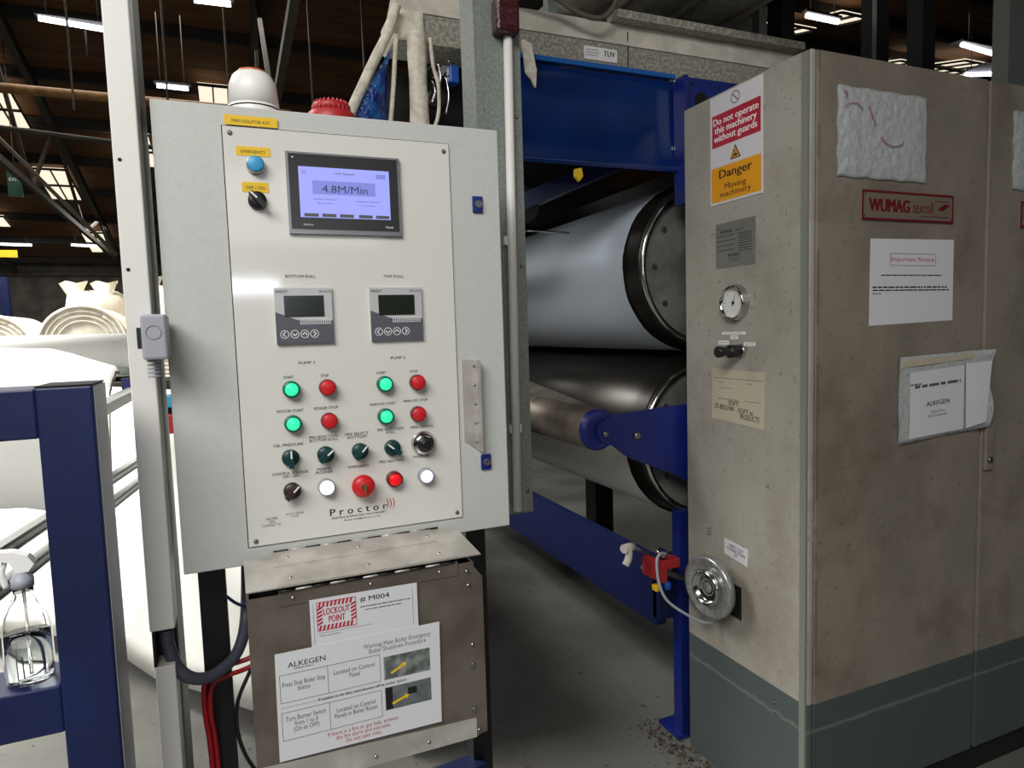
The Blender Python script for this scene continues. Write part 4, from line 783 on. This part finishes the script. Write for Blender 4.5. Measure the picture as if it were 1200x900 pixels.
obj('shaft', MB().cyl(cx-ax*.0, (1.5237, 1.79, .70), .014, 12), 'mach', hw); obj('shaft_arm', MB().box(1.49, 1.5237, 1.74, 1.76, .675, .688), 'mach', hw); obj('shaft_clamp', MB().box(1.50, 1.5237, 1.725, 1.765, .63, .672, bev=.004), 'mach', hw)
# black posts behind the cabinet
for i, (x0, x1, m, h_, lb_) in enumerate(((2.182, 2.252, 'mach', 4.1, 'black post rising behind the cabinet corner, leftmost of the three black posts'), (2.734, 2.812, 'mach', 4.1, 'black post behind the cabinet, middle one with a pale edge strip'), (3.035, 3.120, 'mach', 4.1, 'black post behind the cabinet, rightmost of the three black posts'), (3.66, 3.90, 'galv', 4.1, 'broad grey steel column at the top right picture edge'))):
    t = thing('support_post', ((x0+x1)/2, 2.7, 0), lb_, 'post'); y0 = 2.2
    obj('post_shaft', MB().box(x0, x1, y0, y0+.08, .012, h_), m, t); obj('foot_plate', MB().box(x0-.04, x1+.04, y0-.04, y0+.12, 0, .012), m, t)
    if i == 1: obj('edge_strip', MB().box(x0-.016, x0, y0, y0+.01, .4, h_), 'grngrey', t)

# ================================================================== LEFT FOREGROUND
t = thing('cable_trunking', (-.13, 1.23, .02), 'tall narrow white plastic cable trunking on a grey strut at the left', 'trunking')
W0, W1 = -.1490, -.1120
def lean(z): return 0
obj('trunk_upper', MB().box(W0, W1, 1.20, 1.258, 1.127, 2.75, bev=.002), 'pvc', t)
obj('trunk_lower', MB().box(W0+.003, W1-.004, 1.203, 1.258, .03, 1.065, bev=.002), 'pvc', t)
obj('trunk_back', MB().box(W0+.001, W1-.002, 1.250, 1.258, 1.06, 1.13), 'mach', t); obj('cut_slot', MB().box(W0+.002, W0+.006, 1.205, 1.25, 1.065, 1.127), 'mach', t)
obj('strut', MB().box(W0+.004, W1-.001, 1.26, 1.37, 0, 2.9), 'galv', t)
for z in (1.879, 1.7114, 2.4): obj('hole', MB().lathe((-.1397, 1.1999, z), (0, -1, 0), [(0, .003), (.0004, .003)], 10), 'dark', t)
obj('conduit', MB().tube([(-.128, 1.225, 1.118), (-.126, 1.225, 1.09), (-.117, 1.225, 1.052), (-.097, 1.225, 1.027), (-.068, 1.24, 1.014), (-.034, 1.27, 1.020), (-.013, 1.30, 1.043), (-.002, 1.34, 1.090), (.006, 1.36, 1.206)], .0105, 12), 'cond', label='thick dark grey flexible conduit curving from trunking slot to the cabinet', cat='conduit')
obj('red_cable', MB().tube([(-.072, 1.285, .0), (-.074, 1.285, .5), (-.076, 1.285, .83), (-.081, 1.28, .93), (-.077, 1.28, .99), (-.048, 1.28, 1.008), (-.004, 1.285, 1.012), (.05, 1.29, 1.03)], .0048), 'redc', label='red cable looped over the conduit, outer of the two red cables', cat='cable')
obj('red_cable', MB().tube([(-.062, 1.284, .0), (-.064, 1.284, .5), (-.067, 1.284, .84), (-.072, 1.272, .93), (-.066, 1.266, .985), (-.040, 1.266, .997), (-.004, 1.275, 1.000), (.05, 1.28, 1.02)], .0044), 'redc', label='red cable looped over the conduit, inner of the two red cables', cat='cable')
obj('black_cable', MB().tube([(.01, 1.30, 1.01), (-.004, 1.29, .983), (-.026, 1.28, .94), (-.031, 1.28, .89), (-.022, 1.28, .84), (-.003, 1.29, .79), (.02, 1.30, .75)], .0035), 'black', label='thin black cable drooping behind the left edge of the lockout box', cat='cable')
obj('blue_wire', MB().tube([(-.034, 1.30, 1.13), (-.02, 1.30, 1.115), (.002, 1.30, 1.10)], .003), 'navy', label='short dark blue wire above the lockout box left corner', cat='cable')
t = thing('red_switch_box', (-.09, 1.5, 1.4), 'small red and blue device peeping between trunking and control cabinet', 'switch')
obj('red_part', MB().box(-.150, -.10, 1.55, 1.60, 1.405, 1.445, bev=.003), 'horn', t); obj('blue_part', MB().box(-.142, -.10, 1.55, 1.60, 1.46, 1.485, bev=.003), 'blue_b', t); obj('rail', MB().box(-.152, -.144, 1.56, 1.62, .0, 1.62), 'dusty', t)
obj('link', MB().box(-.146, -.12, 1.57, 1.59, 1.44, 1.465), 'mach', t)
# ---- blue trolley frame
t = thing('steel_trolley', (-.3, 1.1, 0), 'blue painted square-tube steel trolley frame in the left foreground', 'trolley')
fy, fy2 = 1.05, 1.142
obj('post', MB().box(-.2415, -.1754, fy, fy2, .02, 1.5425, bev=.003), 'navy', t)
obj('side_strip', MB().box(-.1754, -.1742, fy+.004, fy2, .02, 1.541), 'grpl', t)
obj('top_rail', MB().box(-1.1, -.2418, fy+.004, fy2-.004, 1.4745, 1.5415, bev=.003), 'navy', t)
obj('lower_rail', MB().box(-1.1, -.2418, fy+.004, fy2-.004, 1.066, 1.134, bev=.003), 'navy', t)
obj('top_cap', MB().box(-.2415, -.1754, fy, fy2, 1.5426, 1.5445), 'dark', t); obj('post', MB().box(-1.166, -1.10, fy, fy2, .02, 1.5425, bev=.003), 'navy', t)
for x in (-.208, -1.133): obj('foot', MB().lathe((x, (fy+fy2)/2, 0), (0, 0, 1), [(0, .04), (.02, .035)], 16), 'mach', t)
# ---- spray bottle
bt = thing('spray_bottle', (-.283, 1.088, 1.134), 'clear plastic spray bottle with white trigger standing on the blue rail', 'bottle')
BX, BY, Z0 = -.283, 1.088, 1.1345
def bottle_rows(prof, n=28, ex=.78):
    rows = []
    for (z, hw_, hd_) in prof:
        rw = []
        for i in range(n+1):
            a = 2*pi*i/n; c, s2 = cos(a), sin(a); rw.append((BX+hw_*math.copysign(abs(c)**ex, c), BY+hd_*math.copysign(abs(s2)**ex, s2), Z0+z))
        rows.append(rw)
    return rows
prof = [(.0, .005, .004), (.0, .024, .017), (.004, .0285, .021), (.03, .029, .022), (.075, .0285, .021), (.095, .024, .019), (.112, .016, .014), (.125, .012, .012), (.136, .0115, .0115)]
inner = [(z+.0012, max(a-.0012, .002), max(b-.0012, .002)) for z, a, b in prof[::-1]]
obj('bottle_body', MB().grid(bottle_rows(prof+inner)), 'glass', bt)
lq = [(.0015, .002, .002), (.0015, .022, .015), (.005, .0268, .0192), (.03, .0273, .0202), (.070, .0268, .0195), (.070, .002, .002)]
obj('liquid', MB().grid(bottle_rows(lq)), 'fluid', bt)
obj('collar', MB().lathe((BX, BY, Z0+.134), (0, 0, 1), [(0, .0135), (.012, .0135), (.014, .011), (.022, .009)], 24), 'grpl', bt)
obj('trigger_head', MB().prism([(BX-.030, BY-.009, Z0+.176), (BX-.028, BY-.009, Z0+.187), (BX-.008, BY-.009, Z0+.186), (BX+.010, BY-.009, Z0+.178), (BX+.017, BY-.009, Z0+.166), (BX+.010, BY-.009, Z0+.156), (BX-.004, BY-.009, Z0+.156), (BX-.012, BY-.009, Z0+.172)], (0, .018, 0)), 'white', bt)
obj('trigger', MB().tube([(BX-.018, BY, Z0+.172), (BX-.022, BY, Z0+.155), (BX-.019, BY, Z0+.135)], .004, 8), 'white', bt); obj('dip_tube', MB().cyl((BX+.002, BY, Z0+.012), (BX, BY, Z0+.15), .0022, 8), 'glass', bt)

# ---- white web, rails and felt rolls on the left
web = thing('web_machine', (-.8, 3.4, 0), 'wide white nonwoven web hanging and running over rails at the left', 'fabric web')
bot = [(-2.4, 4.35), (-1.9, 4.25), (-1.4, 4.15), (-.954, 4.0), (-.70, 3.72), (-.551, 3.517), (-.403, 3.27), (-.19, 2.97), (-.03, 2.77), (.12, 2.66), (.40, 2.45)]
rows = []
for k in range(13):
    a = k/12; rows.append([(x-.05*a, y+.72*a+.03*sin(i*1.3+a*3)*a, .12+1.23*a+.02*sin(i*1.9)*(1-a)) for i, (x, y) in enumerate(bot)])
back = [[(p[0]+.01, p[1]+.012, p[2]) for p in q] for q in rows[::-1]]
wb = obj('hanging_web', MB().grid(rows+back+[rows[0]]), 'web', web)
# folded sheet lying over the top
dr = []
topx = [(-1.9, 3.5, 1.60), (-1.3, 3.4, 1.595), (-.835, 3.2, 1.5824), (-.6663, 3.2, 1.5722), (-.5946, 3.2, 1.5519), (-.5364, 3.2, 1.5318), (-.4469, 3.2, 1.503), (-.432, 3.18, 1.485)]
for k in range(11):
    a = k/10; rw = []
    for i, (x, y, z) in enumerate(topx):
        wv = .008*sin(a*22+i*.6)*(1-a); rw.append((x+.03*a*(i > 4), y-.55*a**.8, z-.11*a**1.6-(.12*max(0, a-.75)/.25)+wv))
    dr.append(rw)
dr.append([(x, y-.03, z-.12) for (x, y, z) in dr[-1]]); dr.append([(x, y-.01, z-.15) for (x, y, z) in dr[-1]])
back = [[(p[0], p[1]+.03, p[2]-.012) for p in q] for q in dr[::-1]]
obj('folded_sheet', MB().grid(dr+back+[dr[0]]), 'web', web)
obj('web_roll', MB().lathe((-2.4, 3.62, 1.545), (1, 0, 0), [(0, .05), (0, .098), (1.99, .094), (1.99, .04)], 32), 'web', web)
obj('roll_bearing', MB().box(-.52, -.435, 3.55, 3.66, 1.44, 1.545, bev=.01), 'galv', web); obj('roll_stand', MB().box(-.80, -.75, 3.60, 3.66, .0, 1.46), 'navy', web); obj('roll_stand', MB().box(-2.42, -2.37, 3.60, 3.66, .0, 1.5), 'navy', web); obj('blue_plate', MB().box(-.47, -.40, 3.50, 3.56, 1.36, 1.43), 'blue', web)
t = thing('aluminium_rail', (-.5, 2.9, 1.06), 'pair of grey aluminium rails slanting in front of the white web', 'rail')
for (dz, dx) in ((0, 0), (-.085, .01)):
    a = Vector((-.60+dx, 1.75, 1.085+dz)); b = Vector((-.405+dx, 3.35, 1.07+dz)); s3 = (b-a).normalized()
    o = strut(a, b, .03, .034, 'rail_bar', 'galv', t)
    for off in (-.010, .010): strut(a+Vector((.0165, 0, off)), b+Vector((.0165, 0, off)), .003, .004, 'rail_groove', 'mach', o)
obj('rail_stand', MB().box(-.62, -.58, 1.68, 1.74, 0, 1.1), 'navy', t)
o = strut((-.405, 2.2, 1.385), (-.372, 3.1, 1.395), .05, .035, 'aluminium_rail', 'galv', label='short grey rail above the slanting pair, beside the folded sheet', cat='rail')
obj('rail_link', MB().box(-.425, -.390, 2.22, 2.26, 0.0, 1.37), 'galv', o)
# felt rolls and bag behind, on a table
tb = thing('steel_table', (-1.0, 5.3, 0), 'steel table behind the web carrying felt rolls and a white bag', 'table')
obj('table_top', MB().box(-2.4, .1, 4.9, 6.4, 1.30, 1.34), 'beam', tb)
for (x, y) in ((-2.3, 5.0), (0, 5.0), (-2.3, 6.3), (0, 6.3)): obj('leg', MB().box(x-.03, x+.03, y-.03, y+.03, 0, 1.30), 'beam', tb)
def felt(x, y, rr, L, label, tilt=0, m='webw'):
    z = 1.35+rr*.98*1.015; t = thing('felt_roll', (x, y, 1.34), label, 'roll', 'felt rolls behind the web'); n = 40
    rows = []
    for k in range(6):
        d = k/5*L; rows.append([(x+d*tilt+(rr*(1+.02*sin(i*1.1+k)))*cos(2*pi*i/n), y+d, z+(rr*.98*(1+.015*sin(i*.9)))*sin(2*pi*i/n)) for i in range(n+1)])
    rows = [[(x, y+.02, z)]*(n+1)]+rows; obj('felt_body', MB().grid(rows), m, t)
    for q in range(4):
        r1 = rr*(1.0-q*.13); mb = MB(); mb.tube([(x+r1*cos(a_)*.99, y-.005+q*.004, z+r1*sin(a_)*.97) for a_ in [pi*2*i/20+q for i in range(21)]], .008+.004*(q == 0), 6, sub=2); obj('felt_layer', mb, m, t)
felt(-.86, 5.0, .245, .72, 'cream felt roll with layered end, beside the white trunking', .0)
felt(-1.35, 5.0, .22, .72, 'cream felt roll at left edge, largest part hidden by the bright web', .0); felt(-.385, 5.05, .215, .68, 'cream felt roll half hidden between trunking and control cabinet', .0)
def bag(x, y, rr, h_, label):
    rows = []; n = 24
    for (z, k) in ((0, .9), (.05, 1), (h_*.5, 1.02), (h_*.82, 1.0), (h_*.93, .92), (h_*.97, .7), (h_*.985, .3), (h_*.98, .02)): rows.append([(x+rr*k*(1+.02*sin(i*2.3+z*9))*cos(2*pi*i/n), y+rr*k*sin(2*pi*i/n), 1.34+z+.01*sin(i*1.7)*(k < .95)) for i in range(n+1)])
    t = obj('white_bag', MB().grid(rows), 'webw', label=label, cat='bag', group='white bags behind the web')
    for dx in (-.12, .08):
        mb = MB(); mb.grid([[(x+dx+(.045+.02*k)*cos(2*pi*i/10)*(1+.3*sin(i*3)), y-.1+.03*sin(2*pi*i/10), 1.34+h_*.95+k*.045+.012*sin(i*2.2)) for i in range(11)] for k in range(3)]); obj('bag_tuft', mb, 'webw', t)
bag(-.93, 6.02, .205, .66, 'round white bag with tufted top, left of the white trunking'); bag(-.42, 6.02, .205, .70, 'round white bag seen between trunking and control cabinet')
# ---- fluff and dirt on the floor
random.seed(3); mb = MB()
for k in range(420):
    u = random.random(); x = 1.47+.04*u+random.gauss(0, .035)-.02; y = 2.16-.42*u+random.gauss(0, .05); x = min(x, 1.515); s4 = random.uniform(.003, .010); a = random.uniform(0, pi)
    mb.prism([(x, y, .0), (x+s4*cos(a), y+s4*sin(a), 0), (x+s4*cos(a+1.4)*.8, y+s4*sin(a+1.4)*.8, 0)], (0, 0, random.uniform(.002, .009)))
obj('floor_fluff', mb, 'debris', label='brown and grey fluff and dirt heaped along the cabinet foot', cat='dirt', kind='stuff')
